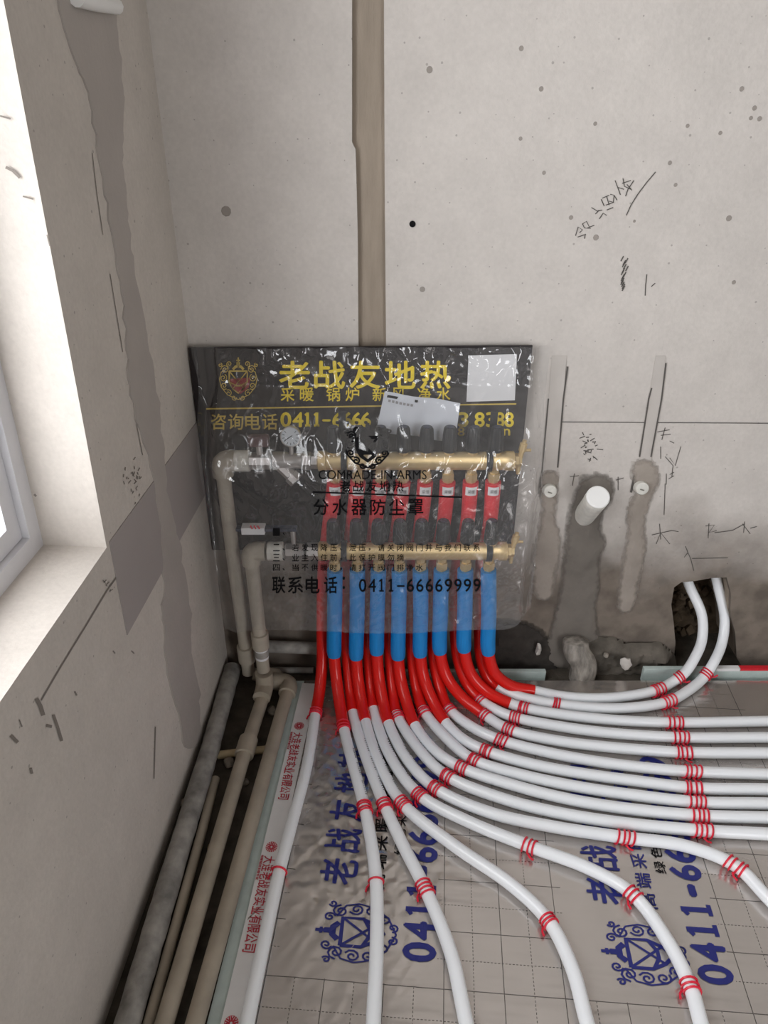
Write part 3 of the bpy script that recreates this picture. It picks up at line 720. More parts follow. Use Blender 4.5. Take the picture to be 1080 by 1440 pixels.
# folded paper tucked in front of the board
py_ = 1.50
bm = bmesh.new()
gx = 9
def paper(x, y):
    p = wl(x, y, py_); p.y += .004 * math.sin(x * .09 + y * .05); return p
rows = []
for j in range(7):
    f = j / 6; row = []
    for i in range(gx):
        g_ = i / (gx - 1); a = Vector((541, 551)).lerp(Vector((647, 566)), g_); b = Vector((529, 606)).lerp(Vector((640, 622)), g_); q = a.lerp(b, f); row.append(bm.verts.new(paper(q.x, q.y)))
    rows.append(row)
for r0, r1 in zip(rows, rows[1:]):
    for i in range(gx - 1): bm.faces.new((r0[i], r0[i + 1], r1[i + 1], r1[i]))
pap = tag(new_obj('paper_leaflet', bm, M_paper, None, True), 'folded pale leaflet tucked above the upper manifold', 'leaflet')
bm = bmesh.new(); bm_poly(bm, [paper(x, y) + Vector((0, -.0012, 0)) for x, y in ((545, 556), (588, 562), (587, 565.5), (544, 559.5))], .0003, (0, -1, 0)); new_obj('printed_bar', bm, M_blackink, pap)
bm = bmesh.new()
for k in range(7): bm_ribbon(bm, [(546 + 5.2 * k, 564 + .75 * k), (549.5 + 5.2 * k, 564.5 + .75 * k)], 3.4, lambda x, y: paper(x, y) + Vector((0, -.0012, 0)))
new_obj('small_print', bm, M_greyink, pap)

# ------------------------------------------------------------------ manifolds
YU, YL = 1.47, 1.43
ZU, ZL = wl(580, 648, YU).z, wl(580, 775, YL).z
def X(px, py, Y): return wl(px, py, Y).x
UX = [470, 503, 535, 567, 599, 631, 664, 696]; LX = [470, 502, 532, 562, 592, 622, 656, 689]
def lathe_part(name, prof, origin, axis, mat, parent, seg=20, flute=0., sm=40):
    bm = bmesh.new(); bm_lathe(bm, prof, origin, axis, seg, flute); return new_obj(name, bm, mat, parent, sm)
def manifold(label, x0, x1, Y, Z, xs, knobtop):
    r = root('brass_manifold', label, 'manifold', ((x0 + x1) / 2, Y, Z))
    rb = .0205; L = x1 - x0
    prof = [(.014, -.004), (rb + .002, 0), (rb + .002, .016), (rb, .018)]
    prof += [(rb, L - .02), (rb + .0015, L - .018), (rb + .0015, L), (.014, L + .003)]
    lathe_part('bar', prof, (x0, Y, Z), (1, 0, 0), M_brass, r, 24)
    kh = knobtop - (Z + rb)
    for x in xs:
        lathe_part('valve_neck', [(.012, 0), (.012, .014), (.0105, .015)], (x, Y, Z + rb - .004), (0, 0, 1), M_brass, r, 6)
        k = lathe_part('knob', [(.0145, .006), (.0168, .010), (.0165, .02), (.0152, kh * .75), (.0140, kh * .93), (.0115, kh), (.006, kh + .0005)], (x, Y, Z + rb - .002), (0, 0, 1), M_black, r, 32, .07, 30)
        lathe_part('knob_cap', [(.0085, 0), (.008, .0012)], (x, Y, Z + rb - .002 + kh), (0, 0, 1), M_knobblue, k, 16)
        lathe_part('outlet_nut', [(.011, 0), (.011, .012), (.0145, .0125), (.0145, .030), (.0115, .031), (.0105, .044)], (x, Y, Z - rb + .004), (0, 0, -1), M_brass, r, 6, 0, 30)
    # end plug with air vent
    ex = x1
    lathe_part('end_plug', [(.017, 0), (.017, .010), (.0135, .011), (.0135, .017)], (ex, Y, Z), (1, 0, 0), M_brass, r, 6)
    v = lathe_part('air_vent', [(.006, 0), (.006, .016), (.0085, .017), (.0085, .034), (.005, .036), (.005, .042)], (ex + .014, Y, Z + .008), (.15, 0, 1), M_brass, r, 12)
    lathe_part('vent_nozzle', [(.0035, 0), (.0035, .02)], (ex + .016, Y, Z + .026), (1, -.2, .1), M_brass, v, 10)
    lathe_part('drain_cock', [(.006, 0), (.006, .02), (.0045, .021), (.0045, .028)], (ex + .010, Y, Z - .004), (.1, 0, -1), M_brass, r, 10)
    return r
manU = manifold('upper brass manifold with black knobs and red sleeved outlets', X(448, 648, YU), X(722, 648, YU), YU, ZU, [X(x, 648, YU) for x in UX], wl(600, 599, YU).z)
manL = manifold('lower brass manifold with black knobs and blue sleeved outlets', X(449, 775, YL), X(712, 775, YL), YL, ZL, [X(x, 775, YL) for x in LX], wl(600, 731, YL).z)
for px, lab in ((484, 'black steel bracket clamping the manifolds near their valves'), (687, 'black steel bracket clamping the manifolds near their air vents')):
    x = X(px, 700, 1.49); r = root('manifold_bracket', lab, 'bracket', (x, 1.505, .40), 'manifold brackets')
    bm = bmesh.new(); bm_box(bm, (x - .008, 1.503, .395), (x + .008, 1.507, wl(px, 580, 1.5).z), bevel=.001); new_obj('upright', bm, M_blackmetal, r)
    for Y, Z in ((YU, ZU), (YL, ZL)):
        bm = bmesh.new(); pr = [(.0212, -.0065), (.0240, -.0065), (.0240, .0065), (.0212, .0065), (.0212, -.0065)]; xx = X(px, 648 if Y == YU else 775, Y); bm_lathe(bm, pr, (xx, Y, Z), (1, 0, 0), 24, 0, False); new_obj('clamp_band', bm, M_blackmetal, r, 40)
        bm = bmesh.new(); bm_box(bm, (xx - .0065, Y + .022, Z - .006), (xx + .0065, 1.5035, Z + .006)); new_obj('clamp_arm', bm, M_blackmetal, r)

# --- valve train of the upper manifold (left side)
xU = lambda px: X(px, 648, YU)
v = root('strainer_valve', 'nickel ball valve and strainer between the pipe and the upper manifold', 'valve', (xU(385), YU, ZU - .03))
lathe_part('union_nut', [(.015, 0), (.0205, .001), (.0205, xU(437) - xU(425)), (.015, xU(437) - xU(425) + .001)], (xU(425), YU, ZU), (1, 0, 0), M_nickel, v, 6)
lathe_part('union_nut', [(.015, 0), (.018, .001), (.018, .014), (.012, .016)], (xU(437), YU, ZU), (1, 0, 0), M_nickel, v, 6)
lathe_part('strainer_body', [(.014, 0), (.021, .002), (.021, .030), (.0175, .04), (.0175, xU(425) - xU(383))], (xU(383), YU, ZU), (1, 0, 0), M_nickel, v, 20)
lathe_part('strainer_leg', [(.0145, 0), (.0145, .034), (.0185, .035), (.0185, .052), (.012, .054)], (xU(393), YU - .004, ZU - .006), (.72, -.25, -.65), M_nickel, v, 8)
lathe_part('flange', [(.012, 0), (.0245, .001), (.0245, .004), (.012, .005)], (xU(380), YU, ZU), (1, 0, 0), M_nickel, v, 20)
lathe_part('valve_body', [(.015, 0), (.0205, .003), (.0205, xU(380) - xU(350))], (xU(350), YU, ZU), (1, 0, 0), M_nickel, v, 8)
lathe_part('valve_stem', [(.007, 0), (.007, .022)], (xU(366), YU, ZU + .016), (0, 0, 1), M_nickel, v, 10)
bm = bmesh.new(); bm_box(bm, (xU(352), YU - .010, ZU + .036), (xU(381), YU + .010, ZU + .062), bevel=.006); new_obj('butterfly_handle', bm, M_purple, v, 40)
lathe_part('pipe_union', [(.019, 0), (.024, .002), (.024, xU(351) - xU(330)), (.017, xU(351) - xU(330) + .002)], (xU(330), YU, ZU), (1, 0, 0), M_pvc_dirty, v, 20)
gx_ = xU(411); gz = wl(411, 614, YU).z
g_ = root('pressure_gauge', 'small round pressure gauge standing on the strainer', 'gauge', (gx_, YU, ZU + .017))
lathe_part('stem', [(.0055, 0), (.0055, gz - ZU - .033)], (gx_, YU, ZU + .0175), (0, 0, 1), M_nickel, g_, 10)
gax = Vector((0, -1, .25))
hs = lathe_part('case', [(.020, -.012), (.0225, -.010), (.0225, .004), (.0205, .005), (.0205, .003)], (gx_, YU, gz), gax, M_nickel, g_, 28)
lathe_part('dial', [(.020, .0005), (.0199, .0032)], (gx_, YU, gz), gax, M_glassw, g_, 28)
bm = bmesh.new(); gn = gax.normalized(); gu = Vector((1, 0, 0)); gv = gn.cross(gu) * -1
gm = lambda a, b: Vector((gx_, YU, gz)) + gu * a + gv * b + gn * .0038
for k in range(11):
    a = R(225 - 27 * k); bm_ribbon(bm, [(math.cos(a) * .013, math.sin(a) * .013), (math.cos(a) * .018, math.sin(a) * .018)], .0011, gm)
bm_ribbon(bm, [(.004, -.003), (-.013, .008)], .0016, gm); new_obj('needle_and_scale', bm, M_blackink, g_)

# --- valve of the lower manifold
xL = lambda px: X(px, 775, YL)
v = root('ball_valve', 'nickel ball valve with dark lever between the pipe and the lower manifold', 'valve', (xL(410), YL, ZL - .02))
lathe_part('pipe_union', [(.018, 0), (.022, .002), (.022, .036), (.017, .038)], (xL(376), YL, ZL), (1, 0, 0), M_pvc_dirty, v, 20)
lathe_part('valve_body', [(.015, 0), (.020, .003), (.020, .044), (.015, .046)], (xL(401), YL, ZL), (1, 0, 0), M_nickel, v, 8)
lathe_part('union_nut', [(.014, 0), (.020, .001), (.020, xL(449) - xL(431) - .002), (.014, xL(449) - xL(431))], (xL(431), YL, ZL), (1, 0, 0), M_nickel, v, 6)
lathe_part('valve_stem', [(.006, 0), (.006, .044)], (xL(414), YL, ZL + .016), (0, 0, 1), M_nickel, v, 10)
bm = bmesh.new(); bm_box(bm, (xL(336), YL - .010, ZL + .058), (xL(420), YL + .010, ZL + .065), bevel=.002); lv = new_obj('lever', bm, M_knobblue, v)
bm = bmesh.new(); bm_box(bm, (xL(344), YL - .0125, ZL + .052), (xL(376), YL + .0115, ZL + .069), bevel=.001); tg = new_obj('paper_tag', bm, M_white, lv)
bm = bmesh.new()
for k in range(3): bm_ribbon(bm, [(352 + k * 5, 739), (355 + k * 5, 744)], 2.2, lambda x, y: wl(x, y, YL - .0135))
new_obj('red_print', bm, M_redink, tg)

# --- supply risers (beige plastic pipes)
def tube_part(name, pts, rad, mat, parent, n=6, seg=16, spline=True, sm=60, jitter=0):
    bm = bmesh.new(); bm_tube(bm, catmull(pts, n) if spline else pts, rad, seg, True, jitter); return new_obj(name, bm, mat, parent, sm)
def elbow(name, p, d1, d2, r, mat, parent, ln=.03):
    p = Vector(p); d1 = Vector(d1).normalized(); d2 = Vector(d2).normalized()
    pts = [p + d1 * ln, p + d1 * ln * .75, p + d1 * ln * .45, p + (d1 + d2) * ln * .12, p + d2 * ln * .45, p + d2 * ln * .75, p + d2 * ln]
    return tube_part(name, pts, r, mat, parent, 5)
RP = .0165
pe = wl(312, 652, YU); pe.z = ZU; xa = pe.x
ra = root('riser_pipe', 'taller beige plastic riser joining the upper manifold, nearest the wall corner', 'pipe', (xa, YU, .04), 'beige plastic riser pipes')
elbow('elbow', (xa, YU, ZU), (1, 0, 0), (0, 0, -1), .0235, M_ppr, ra, .036)
low_a = Vector((xa, YU + .01, .045))
tube_part('pipe', [(xa, YU, ZU - .03), (xa, YU, .4), (xa + .001, YU + .005, .2), low_a], RP, M_ppr, ra)
lathe_part('coupling', [(RP, 0), (.022, .001), (.022, .05), (RP, .051)], (xa + .0008, YU + .006, .14), (0, .03, -1), M_ppr, ra, 20)
xb = X(354, 790, YL)
rb_ = root('riser_pipe', 'shorter beige plastic riser joining the lower manifold, with a torn paper label', 'pipe', (xb, YL, .04), 'beige plastic riser pipes')
elbow('elbow', (xb, YL, ZL), (1, 0, 0), (0, 0, -1), .0225, M_ppr, rb_, .034)
tube_part('pipe', [(xb, YL, ZL - .03), (xb, YL, .3), (xb, YL, .10)], RP, M_ppr, rb_)
zc = wl(365, 905, YL).z
lathe_part('coupling', [(RP, 0), (.0215, .001), (.0215, .045), (RP, .046)], (xb, YL, zc + .035), (0, 0, -1), M_ppr, rb_, 20)
lab = lathe_part('torn_label', [(RP + .0004, 0), (RP + .0006, .001), (RP + .0006, .032), (RP + .0004, .033)], (xb, YL, zc - .012), (0, 0, -1), M_white, rb_, 18)
lathe_part('torn_core', [(RP + .0008, 0), (RP + .001, .001), (RP + .001, .018), (RP + .0008, .019)], (xb + .0006, YL - .0006, zc - .018), (0, 0, -1), M_greypipe, lab, 18)

# --- pipes lying in the channel along the left wall
ZP = .035
def fz(x, y, z=ZP): return fl(x, y, z)
def ext(p, q, d): return q + (q - p).normalized() * d
a0, a1 = fz(366, 985), fz(231, 1440)
r1 = root('floor_pipe', 'beige plastic floor pipe fed by the shorter riser', 'pipe', tuple(Vector((a1.x, a1.y, .0))), 'beige floor pipes along the left wall')
pz = Vector((xb, YL, .08))
elbow('elbow', (xb, YL - .0, .046), (0, 0, 1), (a1 - a0), .0225, M_ppr_dusty, r1, .045)
tube_part('pipe', [Vector((xb, YL, ZP)).lerp(a1, .03), a0.lerp(a1, .25), a0.lerp(a1, .6), a1, ext(a0, a1, .5)], RP, M_ppr_dusty, r1)
mid = a0.lerp(a1, .17); dr = (a1 - a0).normalized()
lathe_part('coupling', [(RP, 0), (.0225, .001), (.0225, .05), (RP, .051)], mid, dr, M_ppr_dusty, r1, 20)
c0, c1 = fz(408, 960), fz(274, 1440)
r2 = root('floor_pipe', 'beige plastic floor pipe next to the white tape', 'pipe', tuple(Vector((c1.x, c1.y, .0))), 'beige floor pipes along the left wall')
elbow('elbow', c0, (-1, .12, 0), (c1 - c0), .0225, M_ppr_dusty, r2, .042)
tube_part('pipe', [c0.lerp(c1, .05), c0.lerp(c1, .3), c0.lerp(c1, .6), c1, ext(c0, c1, .5)], RP, M_ppr_dusty, r2)
q0 = low_a + Vector((0, 0, 0))
tube_part('cross_link', [c0 + Vector((-.03, .003, 0)), Vector((xb + .02, YL + .052, .036)), Vector((xa + .03, low_a.y, .036)), Vector((xa + .012, low_a.y, .04))], RP, M_ppr_dusty, r2)
d0, d1 = fz(327, 940, .03), fz(179, 1440, .03)
r3 = root('dusty_conduit', 'thick dusty grey pipe lying against the foot of the left wall', 'pipe', tuple(Vector((d1.x, d1.y, 0))))
bm = bmesh.new(); bm_tube(bm, catmull([d0, d0.lerp(d1, .33) + Vector((.003, 0, 0)), d0.lerp(d1, .66), d1, ext(d0, d1, .5)], 14), .0225, 16, True, .0022); new_obj('pipe', bm, M_greypipe, r3, 60)
e0, e1 = fz(285, 1165, .02), fz(209, 1440, .02)
tag(tube_part('thin_conduit', [fz(303, 1095, .012), e0, e0.lerp(e1, .5), e1, ext(e0, e1, .5)], .0100, M_ppr_dusty, None), 'thin beige conduit squeezed between the dusty grey pipe and a floor pipe', 'conduit')
k0, k1 = fz(306, 1062, .010), fz(402, 1052, .010)
tag(tube_part('cross_conduit', [k0, k0.lerp(k1, .5) + Vector((0, .002, 0)), k1], .0095, pm('cream_conduit', (196, 178, 142), .5, var=.12, vscale=30), None), 'short cream conduit crossing under the floor pipes', 'conduit')
h0, h1 = wl(376, 909, 1.52), wl(455, 912, 1.52)
tag(tube_part('wall_pipe', [h0 + Vector((-.04, 0, 0)), h0, h1, h1 + Vector((.15, 0, -.002))], .0165, M_greypipe, None), 'dusty grey pipe running along the back wall base behind the risers', 'pipe')
h0, h1 = wl(372, 931, 1.52), wl(440, 931, 1.52); h0.z = h1.z = .016
tag(tube_part('thin_wall_pipe', [h0, h0.lerp(h1, .5), h1], .0085, M_greypipe, None), 'thin dusty pipe on the floor below the grey wall pipe', 'pipe')
def lump(name, label, p, r, mat, sc=(1, 1, .7), grp='mortar lumps in the pipe channel'):
    bm = bmesh.new(); bmesh.ops.create_icosphere(bm, subdivisions=2, radius=r, matrix=Matrix.Translation(p) @ Matrix.Diagonal((*sc, 1)))
    for w in bm.verts: w.co += noise.noise_vector(w.co * 70 + Vector((r * 900, 0, 0))) * r * .5
    return tag(new_obj(name, bm, mat, None, True), label, 'mortar lump', grp)
lump('mortar_lump', 'pale mortar lump beside the dusty grey pipe near mid length', fz(322, 1072, .008), .013, M_mortar)
lump('mortar_lump', 'small mortar crumb against the left wall above the dusty grey pipe', fz(262, 1130, .022), .012, M_mortar, (1, 1, .9))
lump('mortar_lump', 'yellowish mortar crumb lying between the thin conduit and a floor pipe', fz(300, 1192, .007), .010, pm('yellow_mortar', (150, 128, 92), .95, var=.2, vscale=60))
lump('mortar_lump', 'pale mortar chip between the two floor pipes close to their elbows', fz(382, 1000, .008), .014, M_mortar)
lump('mortar_lump', 'flat mortar crumb in the channel below the cream conduit', fz(345, 1100, .005), .009, M_mortar)
lump('mortar_lump', 'ragged white mortar splash on the wall base right of the drain', wl(880, 932, 1.50), .016, pm('white_mortar', (196, 190, 184), .9, var=.1, vscale=60), (.8, .8, 1.1), 'mortar splashes at the wall base')
lump('mortar_lump', 'ragged white mortar splash on the dark wall base left of the drain', wl(757, 913, 1.525), .014, pm('white_mortar', (196, 190, 184), .9), (.6, .6, 1.5), 'mortar splashes at the wall base')
lump('mortar_lump', 'small round mortar drop right of the cement covered pipe', wl(852, 921, 1.505), .008, M_mortar, (1, 1, 1), 'mortar splashes at the wall base')

# --- drain pipes and plugs on the back wall
base = wl(822, 724, YB); end = wl(841, 699, 1.455)
ax = (end - base).normalized()
dr_ = root('drain_stub', 'white plastic drain stub pointing up out of the damp cement', 'pipe', tuple(base))
L_ = (end - base).length
lathe_part('pipe', [(.0255, -.03), (.0255, L_ - .03), (.0265, L_ - .029), (.0265, L_ - .002), (.025, L_)], base, ax, M_pvc_dirty, dr_, 28)
lathe_part('end_cap', [(.0262, -.001), (.0262, .001), (.024, .003)], end, ax, M_pvc, dr_, 28)
for (x, y), lab in (((773, 690), 'white pipe plug flush in the wall left of the drain stub'), ((902, 686), 'white pipe plug flush in the wall right of the drain stub')):
    p = wl(x, y, YB - .012); r_ = root('pipe_plug', lab, 'plug', tuple(p), 'white pipe plugs')
    lathe_part('body', [(.0165, -.014), (.0165, .004), (.0145, .008), (.010, .009)], p, (0, -1, .25), M_pvc_dirty, r_, 20)
    bm = bmesh.new(); pn = Vector((0, -1, .25)).normalized(); pv = pn.cross(Vector((1, 0, 0))) * -1
    bm_ribbon(bm, [(-.006, .001), (.004, .004)], .003, lambda a, b: p + Vector((1, 0, 0)) * a + pv * b + pn * .0094)
    new_obj('dirt_mark', bm, pm('grey_stain2', (120, 116, 108), .9), r_)
cp = wl(820, 945, 1.50); ct = wl(813, 882, 1.515)
bm = bmesh.new(); bm_tube(bm, catmull([Vector((cp.x, 1.502, .001)), Vector((cp.x - .001, 1.503, .05)), Vector((ct.x + .002, 1.507, .10)), Vector((ct.x, 1.512, .120)), Vector((ct.x, 1.515, .132))], 6), lambda f: .034 * (1 - .75 * max(0, (f - .8) / .2) ** 2), 20, True, .0014)
tag(new_obj('covered_drain_pipe', bm, pm('cement_crusted_pipe', (146, 140, 132), .85, var=.55, vscale=30, bump=.9, bscale=70, stretch=(2, 2, .6)), None, 60), 'stubby drain pipe crusted with cement at the wall base', 'pipe')

# ------------------------------------------------------------------ heating circuits
PR = .0129; ZC_ = .0394
def F(x, y): return fl(x, y, ZC_)
def W_(x, y, Y): return wl(x, y, Y)
front_bot = [(470, 922), (501, 925), (530, 918), (560, 925), (591, 921), (619, 917), (653, 914), (687, 918)]
front_end = [(484, 1026), (514, 1014), (546, 1016), (583, 1019), (626, 1015), (677, 1002), (717, 989), (751, 971)]
back_mid = [(453, 880), (486, 880), (517, 880), (547, 880), (578, 880), (608, 880), (640, 880), (674, 880)]
back_end = [(444, 1002), (496, 1001), (525, 996), (557, 1002), (594, 996), (629, 994), (673, 982), (699, 966)]
paths = {
 'B0': [(431, 1080), (410, 1160), (393, 1225), (370, 1330), (347, 1440)],
 'F0': [(495, 1070), (513, 1137), (523, 1190), (529, 1240), (530, 1320), (525, 1440)],
 'B1': [(513, 1060), (541, 1133), (565, 1185), (598, 1250), (634, 1340), (656, 1440)],
 'F1': [(533, 1072), (567, 1131), (640, 1190), (720, 1245), (772, 1296), (804, 1360), (826, 1440)],
 'B2': [(548, 1062), (590, 1118), (660, 1156), (745, 1190), (830, 1222), (890, 1258), (940, 1325), (971, 1388), (986, 1440)],
 'F2': [(572, 1067), (613, 1109), (690, 1143), (780, 1163), (880, 1178), (965, 1190), (1035, 1218), (1085, 1268)],
 'B3': [(592, 1057), (630, 1092), (710, 1124), (790, 1144), (880, 1158), (988, 1168), (1085, 1173)],
 'F3': [(612, 1056), (650, 1080), (725, 1105), (800, 1124), (880, 1137), (985, 1147), (1085, 1150)],
 'B4': [(630, 1040), (667, 1069), (735, 1090), (810, 1106), (890, 1118), (980, 1128), (1085, 1130)],
 'F4': [(652, 1040), (684, 1056), (750, 1075), (820, 1088), (900, 1099), (975, 1108), (1085, 1110)],
 'B5': [(665, 1023), (705, 1041), (770, 1058), (840, 1071), (910, 1080), (973, 1085), (1085, 1089)],
 'F5': [(716, 1026), (780, 1041), (850, 1050), (910, 1055), (962, 1058), (1085, 1059)],
 'B6': [(697, 998), (725, 1009), (790, 1022), (860, 1031), (958, 1037), (1085, 1037)],
 'F6': [(740, 996), (800, 1006), (870, 1013), (950, 1016), (1085, 1014)],
 'B7': [(733, 980), (800, 992), (870, 996), (935, 988), (968, 971)],
 'F7': [(800, 980), (860, 981), (922, 971), (944, 960)],
}
ordinal = ['first', 'second', 'third', 'fourth', 'fifth', 'sixth', 'seventh', 'eighth']
where = {'B0': 'running along the white tape', 'F0': 'heading straight to the bottom left foreground', 'B1': 'curving to the bottom edge left of centre', 'F1': 'curving to the bottom edge right of centre', 'B2': 'curving past the crest to the bottom right corner', 'F2': 'bending down at the right edge',
         'B3': 'nearest of the straight bundle leaving at right', 'F3': 'second nearest of the straight bundle leaving at right', 'B4': 'third nearest of the straight bundle leaving at right', 'F4': 'fourth nearest of the straight bundle leaving at right', 'B5': 'fourth farthest of the straight bundle leaving at right', 'F5': 'third farthest of the straight bundle leaving at right', 'B6': 'second farthest of the straight bundle leaving at right', 'F6': 'farthest of the straight bundle leaving at right',
         'B7': 'rising into the wall hole on its right', 'F7': 'rising into the wall hole on its left'}
tails = {'B7': [((990, 952), 1.462), ((1004, 931), 1.488), ((1015, 905), 1.53), ((1019, 870), 1.57), ((1010, 825), 1.60), ((1003, 795), 1.61)], 'F7': [((962, 947), 1.464), ((976, 927), 1.49), ((987, 900), 1.53), ((987, 865), 1.57), ((970, 825), 1.60), ((960, 798), 1.61)]}
PATH = {}
def slice_path(P, f0, f1):
    """points of polyline P between two arc positions given as predicates' indexes"""
    return P[f0:f1 + 1]
for row in 'FB':
    for i in range(8):
        key = row + str(i)
        if row == 'F':
            Y = YL; x = X(LX[i], 775, Y); top = Vector((x, Y, wl(LX[i], 801, Y).z)); zt = top.z
            sb = W_(front_bot[i][0], front_bot[i][1], Y - .004)
            ctrl_s = [top, top.lerp(sb, .5) + Vector((.001 * math.sin(i * 2.1), 0, 0)), sb]
            en = F(*front_end[i]); n_s = 3
            K = Vector((sb.x + .1 * (en.x - sb.x), sb.y - .01, .052)); bz = lambda t: sb * (1 - t) ** 2 + K * 2 * t * (1 - t) + en * t * t
            ctrl = ctrl_s + [bz(.36), bz(.7), en]
        else:
            Y = YU; x = X(UX[i], 648, Y); top = Vector((x, Y, wl(UX[i], 677, Y).z))
            sm_ = W_(UX[i] - 7, 735, Y + .004); s2 = W_(back_mid[i][0] + 2, 800, Y + .006); s3 = W_(back_mid[i][0], back_mid[i][1], Y)
            en = F(*back_end[i])
            K = Vector((s3.x + .1 * (en.x - s3.x), s3.y - .01, .050)); bz = lambda t: s3 * (1 - t) ** 2 + K * 2 * t * (1 - t) + en * t * t
            ctrl = [top, sm_, s2, s3, bz(.4), bz(.74), en]
        nb = len(ctrl)
        fpts = [F(*p) for p in paths[key]]
        if key in tails:
            t_ = [wl(*p, Y_) for p, Y_ in tails[key]]; fpts += t_
        else: fpts.append(ext(fpts[-2], fpts[-1], .9 if key in ('B0', 'F0', 'B1', 'F1', 'B2', 'F2') else 1.3))
        ND = 8
        P = catmull(ctrl + fpts, ND)
        if row == 'F': cs, cr = 2 * ND, 5 * ND
        else: cs, cr = 2 * ND + 4, 6 * ND
        PATH[key] = P; CR = cr
        nm = ordinal[i]
        col = 'blue' if row == 'F' else 'red'
        lab = f'white pipe from the {nm} {col} outlet, {where[key]}'
        pr = root('heating_pipe', lab, 'pipe', tuple(en - Vector((0, 0, PR))), 'floor heating pipes')
        bm = bmesh.new(); bm_tube(bm, P[cr - 3:], PR, 14); new_obj('white_pipe', bm, M_pert, pr, 60)
        if key in ('F0', 'B1', 'F1', 'B2', 'F2', 'B3', 'F6'):
            bm = bmesh.new()
            for k in range(34):
                if k % 9 in (7, 8): continue
                f_ = cr + 6 + k * .34; i_ = int(f_); p_ = P[i_].lerp(P[i_ + 1], f_ - i_); d_ = (P[i_ + 1] - P[i_]).normalized(); sd = d_.cross(Vector((0, 0, 1))).normalized(); u_ = sd.cross(d_)
                ph = .75; c_ = p_ + (u_ * math.cos(ph) - sd * math.sin(ph)) * (PR + .0005); tg_ = (u_ * math.sin(ph) + sd * math.cos(ph))
                bm_ribbon(bm, [(0, -.0022), (random.uniform(-.001, .001), .0022)], random.uniform(.0012, .0026), lambda a, b: c_ + d_ * a + tg_ * b)
            new_obj('pipe_print', bm, M_greyink if key == 'F6' else M_blackink, pr)
        bm = bmesh.new(); bm_tube(bm, P[cs - 1:cr + 1], .0146, 16); new_obj('bend_sleeve', bm, M_redtube, pr, 60)
        bm = bmesh.new(); bm_tube(bm, P[:cs + 1], (lambda f: .0185 - .0022 * max(0, (f - .94) / .06)) if row == 'F' else (lambda f: .0178 - .004 * f), 18)
        sl = new_obj('insulation_sleeve', bm, M_bluefoam if row == 'F' else M_redfoam, pr, 60); sl['label'] = f'{col} foam insulation sleeve'
        if row == 'B':
            z0, z1 = top.z - .006, top.z - .027
            bm = bmesh.new()
            for k in range(7):
                pass
            vsr = []
            for k in range(9):
                a = R(-90 - 40 + 10 * k); vsr.append([bm.verts.new((x + .0192 * math.cos(a), Y + .001 + .0192 * math.sin(a), z)) for z in (z0, z1)])
            for p_, q_ in zip(vsr, vsr[1:]): bm.faces.new((p_[0], q_[0], q_[1], p_[1]))
            sk = new_obj('sticker', bm, M_white, pr)
            text_obj('sticker_print', '采暖', lambda u, w: Vector((x + u, Y - .0188, z1 + w)), (-.008, .006, .008, .015), M_greyink, sk, .01)
# print along some pipes
def path_at(key, px, py):
    best = None
    for i, p in enumerate(PATH[key]):
        d = p - CAM; r_ = ray(px, py); d2 = d / d.dot(FWD); e = (d2 - r_).length
        if best is None or e < best[0]: best = (e, i)
    i = best[1]; P = PATH[key]; i = max(1, min(len(P) - 2, i))
    return P[i], (P[i + 1] - P[i - 1]).normalized()

# ------------------------------------------------------------------ red wire ties
def tie(key, px, py, label, turns=4, pitch=.0075, single=False):
    p, d = path_at(key, px, py); ex, ey = frame_of(d); up = Vector((0, 0, 1)); side = d.cross(up)
    side = side.normalized() if side.length > .1 else ex; up2 = side.cross(d).normalized()
    bm = bmesh.new(); n = 14; rr = .0148; wr = .0021
    tilt = random.uniform(-.25, .25)
    for k in range(turns):
        off = (k - (turns - 1) / 2) * pitch + random.uniform(-.0012, .0012); tl = tilt + random.uniform(-.15, .15)
        pts = []
        for j in range(n + 1):
            a = 2 * math.pi * j / n + 1.5 * math.pi + .1
            lean_ = (j / n - .5) * pitch * .8 + tl * math.sin(a) * .008
            pts.append(p + d * (off + lean_) + (side * math.cos(a) + up2 * math.sin(a)) * rr)
        bm_tube(bm, pts, wr, 5)
    # twisted tail lying beside the pipe
    tl_ = p + side * rr * .9 - up2 * .006
    bm_tube(bm, [tl_, tl_ + side * .006 + d * .006 - up2 * .002, tl_ + side * .008 + d * .014 - up2 * .003], wr, 5)
    return tag(new_obj('wire_tie', bm, M_tie, None, 60), label, 'wire tie', 'red wire ties on the heating pipes')
short = {'B0': 'pipe by the white tape', 'F0': 'leftmost foreground pipe', 'B1': 'second foreground pipe', 'F1': 'third foreground pipe', 'B2': 'pipe passing the crest', 'F2': 'pipe bending down at right',
         'B3': 'nearest bundle pipe', 'F3': 'second nearest bundle pipe', 'B4': 'third nearest bundle pipe', 'F4': 'fourth nearest bundle pipe', 'B5': 'fourth farthest bundle pipe', 'F5': 'third farthest bundle pipe', 'B6': 'second farthest bundle pipe', 'F6': 'farthest bundle pipe', 'B7': 'right wall-hole pipe', 'F7': 'left wall-hole pipe'}
diag = {'F0': (513, 1137), 'B1': (541, 1133), 'F1': (567, 1131), 'B2': (590, 1118), 'F2': (613, 1109), 'B3': (630, 1092), 'F3': (650, 1080), 'B4': (667, 1069), 'F4': (684, 1056), 'B5': (705, 1041), 'F5': (716, 1026), 'B6': (725, 1009), 'F6': (737, 995)}
for k, (x, y) in diag.items(): tie(k, x, y, f'red wire tie in the slanting row, around the {short[k]}')
colm = {'F7': (926, 970), 'B7': (942, 986), 'F6': (950, 1016), 'B6': (958, 1037), 'F5': (962, 1058), 'B5': (973, 1085), 'F4': (975, 1108), 'B4': (981, 1128), 'F3': (986, 1147), 'B3': (988, 1168)}
